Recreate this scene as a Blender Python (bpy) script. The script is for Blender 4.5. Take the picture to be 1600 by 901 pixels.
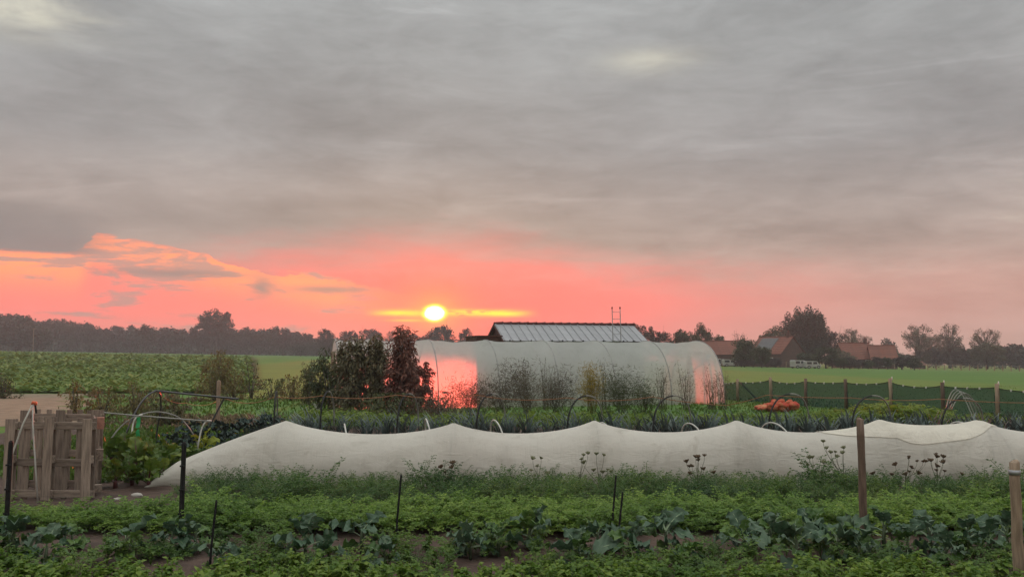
import bpy, math, random
import numpy as np
from mathutils import Vector, Matrix

random.seed(7)
RNG = np.random.default_rng(7)
scene = bpy.context.scene
col = scene.collection
for o in list(bpy.data.objects):
    bpy.data.objects.remove(o, do_unlink=True)

# ------------------------------------------------------------------ camera
F = 1343.0                       # focal length in photo pixels (1600 wide)
CAMZ = 1.95
PITCH = math.atan(106.5 / F)     # horizon at photo row 557
cam_d = bpy.data.cameras.new('camera')
cam_d.sensor_width = 36.0
cam_d.lens = 36.0 * F / 1600.0
cam_d.clip_start = 0.1
cam_d.clip_end = 5000
cam = bpy.data.objects.new('camera', cam_d)
col.objects.link(cam)
cam.location = (0, 0, CAMZ)
cam.rotation_euler = (math.pi / 2 + PITCH, 0, 0)
scene.camera = cam
CP, SP = math.cos(PITCH), math.sin(PITCH)


def ray(px, py):
    u, v = px - 800.0, 450.5 - py
    return Vector((u, F * CP - v * SP, F * SP + v * CP))


def at(px, py, Y):
    """point at distance Y whose direction is that of a photo pixel"""
    d = ray(px, py)
    k = Y / d.y
    return Vector((d.x * k, Y, CAMZ + d.z * k))


def gnd(px, py, z=0.0):
    d = ray(px, py)
    k = (z - CAMZ) / d.z
    return Vector((d.x * k, d.y * k, z))


SUN = ray(679, 489).normalized()
SUN_AZ = math.atan2(SUN.x, SUN.y)
SUN_EL = math.asin(SUN.z)

# ------------------------------------------------------------------ world
world = bpy.data.worlds.new('World')
scene.world = world
world.use_nodes = True
wt = world.node_tree
wt.nodes.clear()


class NT:
    """small helper for node trees"""
    def __init__(self, tree):
        self.t = tree

    def n(self, typ, **kw):
        nd = self.t.nodes.new(typ)
        for k, v in kw.items():
            setattr(nd, k, v)
        return nd

    def put(self, sock, v):
        if isinstance(v, bpy.types.NodeSocket):
            self.t.links.new(v, sock)
        elif isinstance(v, (tuple, list)):
            v = tuple(v)
            if sock.type == 'RGBA' and len(v) == 3:
                v = v + (1.0,)
            sock.default_value = v
        else:
            sock.default_value = v

    def m(self, op, a, b=None, c=None, clamp=False):
        nd = self.n('ShaderNodeMath', operation=op, use_clamp=clamp)
        self.put(nd.inputs[0], a)
        if b is not None:
            self.put(nd.inputs[1], b)
        if c is not None:
            self.put(nd.inputs[2], c)
        return nd.outputs[0]

    def add(self, a, b): return self.m('ADD', a, b)
    def sub(self, a, b): return self.m('SUBTRACT', a, b)
    def mul(self, a, b): return self.m('MULTIPLY', a, b)
    def div(self, a, b): return self.m('DIVIDE', a, b)

    def gauss(self, x, c, w):
        t = self.div(self.sub(x, c), w)
        return self.m('EXPONENT', self.mul(self.mul(t, t), -1.0))

    def sstep(self, x, a, b):
        nd = self.n('ShaderNodeMapRange', interpolation_type='SMOOTHSTEP')
        self.put(nd.inputs[0], x)
        self.put(nd.inputs[1], a)
        self.put(nd.inputs[2], b)
        nd.inputs[3].default_value = 0.0
        nd.inputs[4].default_value = 1.0
        return nd.outputs[0]

    def mix(self, f, a, b, typ='MIX'):
        nd = self.n('ShaderNodeMix', data_type='RGBA', blend_type=typ)
        self.put(nd.inputs[0], f)
        self.put(nd.inputs[6], a)
        self.put(nd.inputs[7], b)
        return nd.outputs[2]

    def ramp(self, f, stops, interp='LINEAR'):
        nd = self.n('ShaderNodeValToRGB')
        nd.color_ramp.interpolation = interp
        el = nd.color_ramp.elements
        while len(el) < len(stops):
            el.new(0.5)
        for e, (p, c) in zip(el, stops):
            e.position = p
            e.color = tuple(c) + (1.0,)
        self.put(nd.inputs[0], f)
        return nd.outputs[0]

    def vec(self, x, y, z):
        nd = self.n('ShaderNodeCombineXYZ')
        for i, v in enumerate((x, y, z)):
            self.put(nd.inputs[i], v)
        return nd.outputs[0]

    def noise(self, vec, scale, detail=4.0, rough=0.5, dist=0.0):
        nd = self.n('ShaderNodeTexNoise')
        if vec is not None:
            self.put(nd.inputs['Vector'], vec)
        nd.inputs['Scale'].default_value = scale
        nd.inputs['Detail'].default_value = detail
        nd.inputs['Roughness'].default_value = rough
        nd.inputs['Distortion'].default_value = dist
        return nd.outputs[0]


def build_sky():
    w = NT(wt)
    tc = w.n('ShaderNodeTexCoord')
    sep = w.n('ShaderNodeSeparateXYZ')
    wt.links.new(tc.outputs['Generated'], sep.inputs[0])
    X, Y, Z = sep.outputs
    el = w.m('ARCSINE', Z)
    az = w.m('ARCTAN2', X, Y)
    da = w.sub(az, SUN_AZ)
    # cloud deck coordinates (a flat layer overhead seen in perspective)
    k = w.add(w.m('MAXIMUM', Z, 0.0), 0.22)
    cx, cy = w.div(X, k), w.div(Y, k)
    deck = w.vec(w.mul(cx, 0.8), w.mul(cy, 1.3), 0.0)
    n1 = w.noise(deck, 1.1, 8, 0.58, 0.6)
    n2 = w.noise(w.vec(w.mul(cx, 0.55), w.mul(cy, 1.2), 3.7), 2.6, 8, 0.6, 0.5)
    n3 = w.noise(w.vec(w.mul(az, 5.0), w.mul(el, 22.0), 1.3), 1.6, 7, 0.6, 0.6)
    n4 = w.noise(w.vec(w.mul(az, 14.0), w.mul(el, 90.0), 5.1), 1.0, 6, 0.6, 0.4)
    # overcast law: brighter towards the zenith
    base = w.ramp(w.m('MULTIPLY', el, 1.0 / 1.5708, clamp=True), [
        (0.0, (0.357, 0.249, 0.199)), (0.05, (0.332, 0.232, 0.195)), (0.095, (0.249, 0.207, 0.187)),
        (0.15, (0.203, 0.197, 0.194)), (0.21, (0.214, 0.219, 0.218)), (0.27, (0.242, 0.253, 0.253)),
        (0.5, (0.62, 0.63, 0.61)), (1.0, (0.95, 0.96, 0.93))])
    br = w.add(1.0, w.mul(w.sub(n1, 0.5), 0.75))
    br = w.add(br, w.mul(w.sub(n2, 0.5), 0.5))
    n5 = w.noise(w.vec(w.mul(az, 5.0), w.mul(el, 14.0), 8.0), 1.5, 9, 0.62, 0.8)
    br = w.add(br, w.mul(w.sub(n5, 0.5), 0.55))
    n6 = w.noise(w.vec(w.mul(az, 9.0), w.mul(el, 34.0), 2.0), 1.6, 9, 0.65, 1.0)
    br = w.add(br, w.mul(w.sub(n6, 0.5), 0.3))
    brk = w.sstep(w.noise(w.vec(w.mul(az, 3.2), w.mul(el, 24.0), 4.4), 1.1, 7, 0.55, 0.7), 0.56, 0.74)
    br = w.add(br, w.mul(brk, 0.2))
    base = w.mix(1.0, base, w.vec(br, br, br), 'MULTIPLY')
    # thin cream places in the deck
    thin = w.add(w.mul(w.gauss(az, -0.53, 0.07), w.gauss(el, 0.345, 0.022)),
                 w.mul(w.mul(w.gauss(az, 0.165, 0.05), w.gauss(el, 0.333, 0.013)), 0.45))
    thin = w.add(thin, w.mul(w.sstep(n1, 0.62, 0.8), 0.5))
    thin = w.mul(thin, w.sstep(n2, 0.35, 0.62))
    base = w.mix(w.m('MULTIPLY', thin, 1.0, clamp=True), base, (0.548, 0.523, 0.415))
    # coral afterglow along the horizon round the sun
    top = w.add(0.128, w.mul(w.gauss(da, 0.0, 0.2), 0.045))
    lift = w.add(w.mul(w.sub(n3, 0.5), 0.05), w.mul(w.sub(n6, 0.5), 0.03))
    ge = w.sub(1.0, w.sstep(w.add(el, lift), 0.052, top))
    gh = w.m('EXPONENT', w.mul(w.mul(w.div(da, 0.62), w.div(da, 0.62)), -1.0))
    near = w.gauss(da, 0.0, 0.33)
    coral = w.mix(near, (0.53, 0.21, 0.175), (0.86, 0.10, 0.098))
    low = w.sub(1.0, w.sstep(el, 0.0, 0.045))
    coral = w.mix(w.mul(low, w.mul(w.sub(1.0, near), 0.6)), coral, (0.432, 0.257, 0.195))
    g = w.mul(ge, w.m('MULTIPLY', w.add(w.mul(gh, 0.66), w.mul(near, 0.7)), 1.0, clamp=True))
    skyc = w.mix(g, base, coral)
    # torn gap in the deck, left of the sun
    wob = w.add(w.mul(w.sub(n3, 0.5), 0.045), w.mul(w.sub(n4, 0.5), 0.022))
    edge = w.sub(0.131, w.mul(w.add(az, 0.4626), 0.165))
    lf = w.sub(1.0, w.sstep(az, -0.472, -0.452))
    edge = w.add(w.mul(edge, w.sub(1.0, lf)), w.mul(lf, 0.107))
    gap = w.sstep(w.add(w.sub(edge, el), wob), 0.0, 0.0025)
    gap = w.mul(gap, w.sub(1.0, w.sstep(az, -0.22, -0.10)))
    gap = w.mul(gap, w.sstep(az, -1.2, -0.6))
    rim = w.gauss(w.sub(edge, el), 0.012, 0.022)
    gapc = w.mix(rim, (0.76, 0.155, 0.128), (1.0, 0.26, 0.11))
    wisps = w.sstep(w.add(n3, w.mul(w.sub(n4, 0.5), 0.5)), 0.50, 0.62)
    gapc = w.mix(w.mul(wisps, 0.85), gapc, (0.299, 0.195, 0.174))
    gapc = w.mix(w.mul(w.sub(1.0, w.sstep(el, 0.002, 0.05)), 0.55), gapc, (0.52, 0.225, 0.17))
    skyc = w.mix(w.mul(gap, 0.92), skyc, gapc)
    # dark bank above the gap
    bank = w.mul(w.sub(1.0, w.sstep(w.add(az, w.mul(w.sub(n3, 0.5), 0.10)), -0.48, -0.42)),
                 w.mul(w.sstep(w.add(el, w.mul(wob, 0.25)), 0.103, 0.109), w.sub(1.0, w.sstep(w.add(el, w.mul(w.sub(n5, 0.5), 0.04)), 0.12, 0.165))))
    bank = w.mul(bank, w.sstep(az, -1.2, -0.7))
    skyc = w.mix(w.mul(bank, 0.75), skyc, (0.137, 0.129, 0.131))
    bank2 = w.mul(w.gauss(az, -0.36, 0.35), w.gauss(el, 0.145, 0.03))
    skyc = w.mix(w.mul(bank2, 0.4), skyc, (0.170, 0.158, 0.154))
    # puff of grey cloud in the gap
    pf = w.mul(w.gauss(w.add(az, w.mul(w.sub(n4, 0.5), 0.03)), -0.284, 0.014),
               w.gauss(w.add(el, w.mul(w.sub(n4, 0.5), 0.012)), 0.077, 0.013))
    pf2 = w.mul(w.gauss(az, -0.375, 0.07), w.gauss(w.add(el, w.mul(wob, 0.12)), 0.0905, 0.005))
    pf3 = w.mul(w.gauss(az, -0.21, 0.05), w.gauss(w.add(el, w.mul(wob, 0.12)), 0.076, 0.005))
    pfs = w.m('MULTIPLY', w.add(w.add(pf, pf2), pf3), 0.85, clamp=True)
    skyc = w.mix(pfs, skyc, (0.199, 0.154, 0.145))
    # clear slit beside the sun, lit yellow, and the sun itself
    de = w.sub(el, SUN_EL)
    sl_w = w.sub(1.0, w.sstep(w.m('ABSOLUTE', w.sub(da, 0.02)), 0.06, 0.105))
    sl = w.mul(w.gauss(w.add(de, w.mul(w.sub(n4, 0.5), 0.006)), 0.0002, 0.0034), sl_w)
    n7 = w.noise(w.vec(w.mul(az, 40.0), w.mul(el, 260.0), 1.0), 1.0, 5, 0.65, 0.6)
    sl = w.mul(sl, w.sstep(w.add(n4, w.mul(w.sub(n7, 0.5), 0.8)), 0.28, 0.44))
    sl2 = w.mul(w.mul(w.gauss(de, -0.0085, 0.0014), w.gauss(da, -0.03, 0.022)), 0.6)
    skyc = w.mix(w.m('ADD', sl, sl2, clamp=True), skyc, (1.3, 0.72, 0.03))
    dx, dy = w.div(w.add(da, w.mul(w.sub(n7, 0.5), 0.003)), 1.2), w.div(w.add(de, w.mul(w.sub(n4, 0.5), 0.0025)), 0.86)
    r = w.m('SQRT', w.add(w.mul(dx, dx), w.mul(dy, dy)))
    halo = w.m('EXPONENT', w.mul(r, -1.0 / 0.016))
    skyc = w.mix(w.m('MULTIPLY', halo, 1.3, clamp=True), skyc, (1.2, 0.34, 0.06))
    skyc = w.mix(w.sub(1.0, w.sstep(r, 0.0080, 0.0150)), skyc, (1.6, 1.0, 0.05))
    disc = w.sub(1.0, w.sstep(r, 0.0055, 0.0110))
    skyc = w.mix(disc, skyc, (5.0, 4.4, 2.4))
    # clear sky above the deck, glimpsed faintly through it
    ns = w.n('ShaderNodeTexSky', sky_type='NISHITA')
    ns.sun_disc = False
    ns.sun_elevation = SUN_EL
    ns.sun_rotation = SUN_AZ
    ns.air_density = 1.0
    ns.dust_density = 2.0
    bg1 = w.n('ShaderNodeBackground')
    w.put(bg1.inputs[0], skyc)
    bg1.inputs[1].default_value = 1.0
    bg2 = w.n('ShaderNodeBackground')
    w.put(bg2.inputs[0], ns.outputs[0])
    bg2.inputs[1].default_value = 0.05
    mx = w.n('ShaderNodeMixShader')
    mx.inputs[0].default_value = 0.05
    wt.links.new(bg1.outputs[0], mx.inputs[1])
    wt.links.new(bg2.outputs[0], mx.inputs[2])
    out = w.n('ShaderNodeOutputWorld')
    wt.links.new(mx.outputs[0], out.inputs[0])


build_sky()

# ------------------------------------------------------------------ sun lamp, exposure
sun_d = bpy.data.lights.new('sun', 'SUN')
sun_d.energy = 2.0
sun_d.angle = math.radians(0.6)
sun_d.color = (1.0, 0.08, 0.05)
sun = bpy.data.objects.new('sun', sun_d)
col.objects.link(sun)
sun.rotation_euler = (-SUN).to_track_quat('-Z', 'Y').to_euler()
sun.location = SUN * 100
vs = scene.view_settings
vs.view_transform = 'Standard'
vs.look = 'None'
vs.exposure = 0.8
vs.gamma = 1.0
vs.use_curve_mapping = False
scene.cycles.use_denoising = True
scene.cycles.max_bounces = 7
scene.cycles.diffuse_bounces = 3
scene.cycles.transparent_max_bounces = 12
scene.cycles.volume_bounces = 0
scene.cycles.adaptive_threshold = 0.02

# ------------------------------------------------------------------ helpers


def tag(o, label=None, cat=None, group=None, kind=None):
    if label:
        o['label'] = label
    if cat:
        o['category'] = cat
    if group:
        o['group'] = group
    if kind:
        o['kind'] = kind
    return o


def empty(name, loc=(0, 0, 0), rz=0.0):
    o = bpy.data.objects.new(name, None)
    o.empty_display_size = 0.2
    col.objects.link(o)
    o.location = loc
    o.rotation_euler = (0, 0, rz)
    return o


def link(name, me, parent=None, loc=None):
    o = bpy.data.objects.new(name, me)
    col.objects.link(o)
    if parent:
        o.parent = parent
    if loc is not None:
        o.location = loc
    return o


def copy_tree(o, parent=None):
    c = o.copy()
    col.objects.link(c)
    c.parent = parent
    for ch in list(o.children):
        copy_tree(ch, c)
    return c


def np_mesh(name, V, Fc, mats, tint=None, smooth=False, mi=None):
    V = np.asarray(V, dtype=np.float32)
    Fc = np.asarray(Fc, dtype=np.int32)
    me = bpy.data.meshes.new(name)
    n, k = Fc.shape
    me.vertices.add(len(V))
    me.vertices.foreach_set('co', V.ravel())
    me.loops.add(n * k)
    me.loops.foreach_set('vertex_index', Fc.ravel())
    me.polygons.add(n)
    me.polygons.foreach_set('loop_start', np.arange(0, n * k, k, dtype=np.int32))
    me.polygons.foreach_set('loop_total', np.full(n, k, dtype=np.int32))
    if smooth:
        me.polygons.foreach_set('use_smooth', np.ones(n, dtype=bool))
    if mi is not None:
        me.polygons.foreach_set('material_index', np.asarray(mi, dtype=np.int32))
    if tint is not None:
        a = me.attributes.new('tint', 'FLOAT', 'POINT')
        a.data.foreach_set('value', np.asarray(tint, dtype=np.float32))
    me.update(calc_edges=True)
    for m_ in (mats if isinstance(mats, (list, tuple)) else [mats]):
        me.materials.append(m_)
    return me


class MB:
    def __init__(self):
        self.v, self.f, self.mi = [], [], []

    def add(self, v, f, mi=0):
        b = len(self.v)
        self.v += [tuple(p) for p in v]
        self.f += [tuple(i + b for i in q) for q in f]
        self.mi += [mi] * len(f)
        return self

    def box(self, c, s, rz=0.0, mi=0, M=None, cut=0.0):
        """box with optional chamfered edges along its longest axis"""
        x, y, z = s[0] / 2, s[1] / 2, s[2] / 2
        if cut <= 0:
            pts = [(-x, -y, -z), (x, -y, -z), (x, y, -z), (-x, y, -z), (-x, -y, z), (x, -y, z), (x, y, z), (-x, y, z)]
            fs = [(0, 3, 2, 1), (4, 5, 6, 7), (0, 1, 5, 4), (1, 2, 6, 5), (2, 3, 7, 6), (3, 0, 4, 7)]
        else:
            ax = int(np.argmax(s))
            a, b2, c2 = [(0, 1, 2), (1, 2, 0), (2, 0, 1)][ax]
            h = (x, y, z)
            prof = []
            A, B = h[b2], h[c2]
            for sx_, sy_, fl in ((1, 1, 0), (-1, 1, 1), (-1, -1, 0), (1, -1, 1)):
                p1 = (sx_ * A, sy_ * (B - cut))
                p2 = (sx_ * (A - cut), sy_ * B)
                prof += [p1, p2] if not fl else [p2, p1]
            pts, fs = [], []
            for e in (-h[a], h[a]):
                for (p, q) in prof:
                    t = [0, 0, 0]
                    t[a], t[b2], t[c2] = e, p, q
                    pts.append(tuple(t))
            n = 8
            fs = [(i, (i + 1) % n, (i + 1) % n + n, i + n) for i in range(n)]
            fs += [tuple(range(n - 1, -1, -1)), tuple(range(n, 2 * n))]
        R = M if M is not None else Matrix.Rotation(rz, 3, 'Z')
        cc = Vector(c)
        return self.add([R @ Vector(p) + cc for p in pts], fs, mi)

    def tube(self, pts, r, n=8, mi=0, cap=True):
        pts = [Vector(p) for p in pts]
        rs = r if isinstance(r, (list, tuple)) else [r] * len(pts)
        t0 = (pts[1] - pts[0]).normalized()
        ref = Vector((0, 0, 1)) if abs(t0.z) < 0.9 else Vector((1, 0, 0))
        u = t0.cross(ref).normalized()
        V, Q = [], []
        for i, p in enumerate(pts):
            if i == 0:
                t = t0
            elif i == len(pts) - 1:
                t = (pts[i] - pts[i - 1]).normalized()
            else:
                t = (pts[i + 1] - pts[i - 1]).normalized()
            u = (u - t * u.dot(t))
            u = u.normalized() if u.length > 1e-6 else t.orthogonal().normalized()
            w_ = t.cross(u)
            for k in range(n):
                a = 2 * math.pi * k / n
                V.append(p + (u * math.cos(a) + w_ * math.sin(a)) * rs[i])
        for i in range(len(pts) - 1):
            for k in range(n):
                Q.append((i * n + k, i * n + (k + 1) % n, (i + 1) * n + (k + 1) % n, (i + 1) * n + k))
        if cap:
            Q.append(tuple(range(n - 1, -1, -1)))
            b = (len(pts) - 1) * n
            Q.append(tuple(range(b, b + n)))
        return self.add(V, Q, mi)

    def mesh(self, name, mats, smooth=False):
        me = bpy.data.meshes.new(name)
        me.from_pydata(self.v, [], self.f)
        for m_ in (mats if isinstance(mats, (list, tuple)) else [mats]):
            me.materials.append(m_)
        me.polygons.foreach_set('material_index', self.mi)
        if smooth:
            me.polygons.foreach_set('use_smooth', [True] * len(self.f))
        me.update()
        return me

    def build(self, name, mats, parent=None, smooth=False, loc=None):
        return link(name, self.mesh(name, mats, smooth), parent, loc)


# ------------------------------------------------------------------ materials


def new_mat(name):
    m_ = bpy.data.materials.new(name)
    m_.use_nodes = True
    t = m_.node_tree
    t.nodes.clear()
    w = NT(t)
    out = w.n('ShaderNodeOutputMaterial')
    return m_, w, out


def solid(name, c1, c2=None, rough=0.7, scale=8.0, bump=0.0, bscale=None, metal=0.0, stretch=(1, 1, 1), spec=0.4, obj_rand=0.0):
    m_, w, out = new_mat(name)
    tc = w.n('ShaderNodeTexCoord')
    mp = w.n('ShaderNodeMapping')
    mp.inputs['Scale'].default_value = stretch
    w.put(mp.inputs[0], tc.outputs['Object'])
    nz = w.noise(mp.outputs[0], scale, 6, 0.6)
    c = w.mix(w.sstep(nz, 0.3, 0.7), c1, c2 or tuple(x * 0.7 for x in c1))
    if obj_rand:
        oi = w.n('ShaderNodeObjectInfo')
        f = w.add(1.0 - obj_rand, w.mul(oi.outputs['Random'], 2 * obj_rand))
        c = w.mix(1.0, c, w.vec(f, f, f), 'MULTIPLY')
    b = w.n('ShaderNodeBsdfPrincipled')
    w.put(b.inputs['Base Color'], c)
    b.inputs['Roughness'].default_value = rough
    b.inputs['Metallic'].default_value = metal
    b.inputs['Specular IOR Level'].default_value = spec
    if bump:
        nb = w.noise(mp.outputs[0], bscale or scale * 4, 5, 0.6)
        bp = w.n('ShaderNodeBump')
        bp.inputs['Strength'].default_value = 0.6
        bp.inputs['Distance'].default_value = bump
        w.put(bp.inputs['Height'], nb)
        w.put(b.inputs['Normal'], bp.outputs[0])
    w.put(out.inputs[0], b.outputs[0])
    return m_


def leaf_mat(name, stops, rough=0.55, trans=0.3, obj_rand=0.15, patch=0.0, spec=0.35):
    """foliage: colour runs over the per-leaf 'tint' value"""
    m_, w, out = new_mat(name)
    at_ = w.n('ShaderNodeAttribute', attribute_name='tint')
    f = at_.outputs['Fac']
    if patch:
        geo = w.n('ShaderNodeNewGeometry')
        nz = w.noise(geo.outputs['Position'], patch, 3, 0.5)
        f = w.m('ADD', f, w.mul(w.sub(nz, 0.5), 1.1), clamp=True)
    oi = w.n('ShaderNodeObjectInfo')
    f = w.m('ADD', f, w.mul(w.sub(oi.outputs['Random'], 0.5), obj_rand * 2), clamp=True)
    c = w.ramp(f, stops)
    b = w.n('ShaderNodeBsdfPrincipled')
    w.put(b.inputs['Base Color'], c)
    b.inputs['Roughness'].default_value = rough
    b.inputs['Specular IOR Level'].default_value = spec
    tr = w.n('ShaderNodeBsdfTranslucent')
    w.put(tr.inputs[0], c)
    mx = w.n('ShaderNodeMixShader')
    mx.inputs[0].default_value = trans
    w.put(mx.inputs[1], b.outputs[0])
    w.put(mx.inputs[2], tr.outputs[0])
    w.put(out.inputs[0], mx.outputs[0])
    return m_


def R3(a, b, c): return [(0.0, a), (0.5, b), (1.0, c)]


M_soil = solid('soil', (0.105, 0.066, 0.05), (0.06, 0.038, 0.03), 0.95, 5, 0.03, 18)
M_sand = solid('sandy_soil', (0.26, 0.2, 0.135), (0.17, 0.135, 0.085), 0.95, 1.5, 0.03, 9)
M_lawn = solid('lawn', (0.085, 0.18, 0.022), (0.055, 0.125, 0.017), 0.9, 3, 0.03, 30)
M_meadow = solid('meadow', (0.08, 0.175, 0.014), (0.055, 0.135, 0.011), 0.9, 0.35, 0.04, 6, stretch=(0.25, 1, 1))
M_field = solid('crop_ground', (0.05, 0.095, 0.02), (0.03, 0.05, 0.014), 0.95, 0.8, 0.05, 5)
M_straw = solid('straw', (0.27, 0.2, 0.12), (0.15, 0.11, 0.065), 0.9, 3, 0.02, 20)
M_carrot = leaf_mat('carrot_leaf', R3((0.075, 0.16, 0.026), (0.19, 0.31, 0.055), (0.33, 0.43, 0.08)), trans=0.45, patch=0.5)
M_carrotd = leaf_mat('tall_leaf', R3((0.03, 0.075, 0.022), (0.075, 0.15, 0.034), (0.2, 0.26, 0.06)), trans=0.45, patch=0.7)
M_parsley = leaf_mat('parsley_leaf', R3((0.045, 0.11, 0.02), (0.12, 0.22, 0.03), (0.24, 0.33, 0.055)), trans=0.45, patch=0.9)
M_weed = leaf_mat('weed_leaf', R3((0.05, 0.11, 0.022), (0.115, 0.205, 0.04), (0.24, 0.32, 0.065)), trans=0.45, patch=1.1)
M_celery = leaf_mat('celery_leaf', R3((0.08, 0.15, 0.018), (0.16, 0.24, 0.028), (0.24, 0.3, 0.04)), trans=0.45, patch=0.4)
M_brocc = leaf_mat('broccoli_leaf', R3((0.035, 0.08, 0.04), (0.065, 0.125, 0.07), (0.12, 0.185, 0.11)), rough=0.45, trans=0.2, obj_rand=0.3)
M_brocg = leaf_mat('broccoli_green_leaf', R3((0.05, 0.11, 0.03), (0.08, 0.16, 0.04), (0.14, 0.22, 0.05)), rough=0.45, trans=0.25, obj_rand=0.3)
M_rib = solid('leaf_rib', (0.24, 0.32, 0.18), (0.16, 0.23, 0.13), 0.5, 10)
M_stalkg = solid('green_stalk', (0.09, 0.12, 0.06), (0.06, 0.08, 0.045), 0.7, 10)
M_kale = leaf_mat('kale_leaf', spec=0.12, stops=R3((0.022, 0.04, 0.035), (0.045, 0.07, 0.062), (0.08, 0.11, 0.09)), rough=0.85, trans=0.05, obj_rand=0.3)
M_chard = leaf_mat('chard_leaf', R3((0.03, 0.07, 0.015), (0.08, 0.14, 0.018), (0.16, 0.2, 0.025)), trans=0.3, obj_rand=0.35)
M_chardy = leaf_mat('yellow_leaf', R3((0.16, 0.22, 0.02), (0.28, 0.32, 0.03), (0.35, 0.36, 0.05)), trans=0.3, obj_rand=0.2)
M_redrib = solid('red_stalk', (0.1, 0.02, 0.022), (0.06, 0.02, 0.02), 0.5, 10)
M_leek = leaf_mat('leek_leaf', R3((0.055, 0.085, 0.08), (0.12, 0.16, 0.15), (0.22, 0.26, 0.24)), rough=0.7, spec=0.15, trans=0.03, obj_rand=0.25)
M_beet = leaf_mat('beet_leaf', R3((0.05, 0.115, 0.016), (0.1, 0.19, 0.026), (0.22, 0.28, 0.06)), patch=0.12)
M_shrubr = leaf_mat('shrub_red_leaf', R3((0.09, 0.042, 0.034), (0.2, 0.09, 0.066), (0.33, 0.15, 0.1)), rough=0.5, trans=0.3, obj_rand=0.1)
M_shrub = leaf_mat('shrub_leaf', R3((0.07, 0.07, 0.036), (0.15, 0.14, 0.075), (0.27, 0.21, 0.11)), rough=0.5, trans=0.25, obj_rand=0.2)
M_shrubg = leaf_mat('hedge_leaf', R3((0.032, 0.05, 0.018), (0.065, 0.085, 0.03), (0.12, 0.115, 0.04)), trans=0.25, obj_rand=0.2)
M_brownb = leaf_mat('brown_leaf', R3((0.075, 0.08, 0.028), (0.14, 0.125, 0.042), (0.24, 0.18, 0.055)), trans=0.25, obj_rand=0.15)
M_aspp = leaf_mat('fern_brown', R3((0.065, 0.055, 0.038), (0.12, 0.095, 0.065), (0.19, 0.16, 0.1)), trans=0.3)
M_aspy = leaf_mat('fern_yellow', R3((0.16, 0.13, 0.02), (0.33, 0.23, 0.02), (0.42, 0.3, 0.04)), trans=0.35)
M_aspg = leaf_mat('fern_green', R3((0.04, 0.05, 0.022), (0.075, 0.09, 0.036), (0.13, 0.14, 0.06)), trans=0.3)
M_dry = leaf_mat('dry_weed', R3((0.08, 0.07, 0.045), (0.14, 0.115, 0.07), (0.2, 0.17, 0.1)), trans=0.2)
M_grassb = leaf_mat('grass_blade', R3((0.06, 0.125, 0.018), (0.1, 0.19, 0.024), (0.16, 0.24, 0.035)), trans=0.3, patch=0.5)
M_tdark = leaf_mat('tree_leaf_dark', R3((0.018, 0.025, 0.014), (0.036, 0.045, 0.025), (0.062, 0.068, 0.036)), trans=0.08, obj_rand=0.2)
M_tgreen = leaf_mat('tree_leaf_green', R3((0.022, 0.036, 0.012), (0.045, 0.065, 0.02), (0.08, 0.1, 0.03)), trans=0.08, obj_rand=0.2)
M_tpale = leaf_mat('tree_leaf_pale', R3((0.07, 0.08, 0.052), (0.115, 0.125, 0.08), (0.17, 0.17, 0.105)), trans=0.3, obj_rand=0.15)
M_tbrown = leaf_mat('tree_leaf_brown', R3((0.022, 0.02, 0.015), (0.04, 0.034, 0.025), (0.066, 0.055, 0.036)), trans=0.08, obj_rand=0.15)
M_bark = solid('bark', (0.11, 0.095, 0.08), (0.06, 0.05, 0.042), 0.9, 3, obj_rand=0.3)
M_barkp = solid('pale_bark', (0.22, 0.2, 0.17), (0.12, 0.11, 0.095), 0.9, 3)
M_wood = solid('grey_plank', (0.34, 0.27, 0.215), (0.17, 0.132, 0.105), 0.85, 6, 0.004, 40, stretch=(6, 6, 0.6), obj_rand=0.28)
M_woodh = solid('grey_plank_flat', (0.34, 0.27, 0.215), (0.17, 0.132, 0.105), 0.85, 6, 0.004, 40, stretch=(0.6, 6, 6), obj_rand=0.28)
M_endgr = solid('end_grain', (0.45, 0.22, 0.16), (0.3, 0.15, 0.11), 0.85, 20)
M_post = solid('post_wood', (0.17, 0.115, 0.085), (0.09, 0.06, 0.044), 0.85, 8, 0.004, 40, stretch=(4, 4, 0.5), obj_rand=0.2)
M_postp = solid('pale_post_wood', (0.36, 0.27, 0.19), (0.2, 0.145, 0.1), 0.85, 8, 0.004, 40, stretch=(4, 4, 0.5))
M_black = solid('black_plastic', (0.012, 0.013, 0.013), (0.018, 0.018, 0.018), 0.7, 10, spec=0.2)
M_pipe = solid('dark_pipe', (0.045, 0.048, 0.05), (0.03, 0.032, 0.034), 0.28, 5, spec=0.7)
M_rib2 = solid('tunnel_rib', (0.36, 0.36, 0.35), (0.28, 0.28, 0.27), 0.5, 5)
M_gpipe = solid('grey_pipe', (0.3, 0.3, 0.27), (0.2, 0.2, 0.18), 0.4, 5)
M_wpipe = solid('white_pipe', (0.62, 0.62, 0.57), (0.45, 0.45, 0.41), 0.4, 6)
M_orange = solid('orange_plastic', (0.75, 0.15, 0.06), (0.6, 0.12, 0.05), 0.5, 10)
M_green = solid('green_tape', (0.03, 0.42, 0.14), (0.025, 0.3, 0.1), 0.5, 10)
M_twine = solid('orange_twine', (0.42, 0.2, 0.1), (0.3, 0.13, 0.07), 0.8, 30)
M_white = solid('white_plastic', (0.75, 0.75, 0.72), (0.6, 0.6, 0.57), 0.5, 6)
M_vanw = solid('van_paint', (0.42, 0.42, 0.4), (0.34, 0.34, 0.32), 0.45, 2)
M_galv = solid('galvanised', (0.42, 0.43, 0.44), (0.3, 0.31, 0.32), 0.45, 4, metal=0.6)
M_roofp = solid('roof_sheet', (0.33, 0.34, 0.36), (0.25, 0.26, 0.275), 0.45, 2, stretch=(1, 1, 1), obj_rand=0.1)
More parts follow.
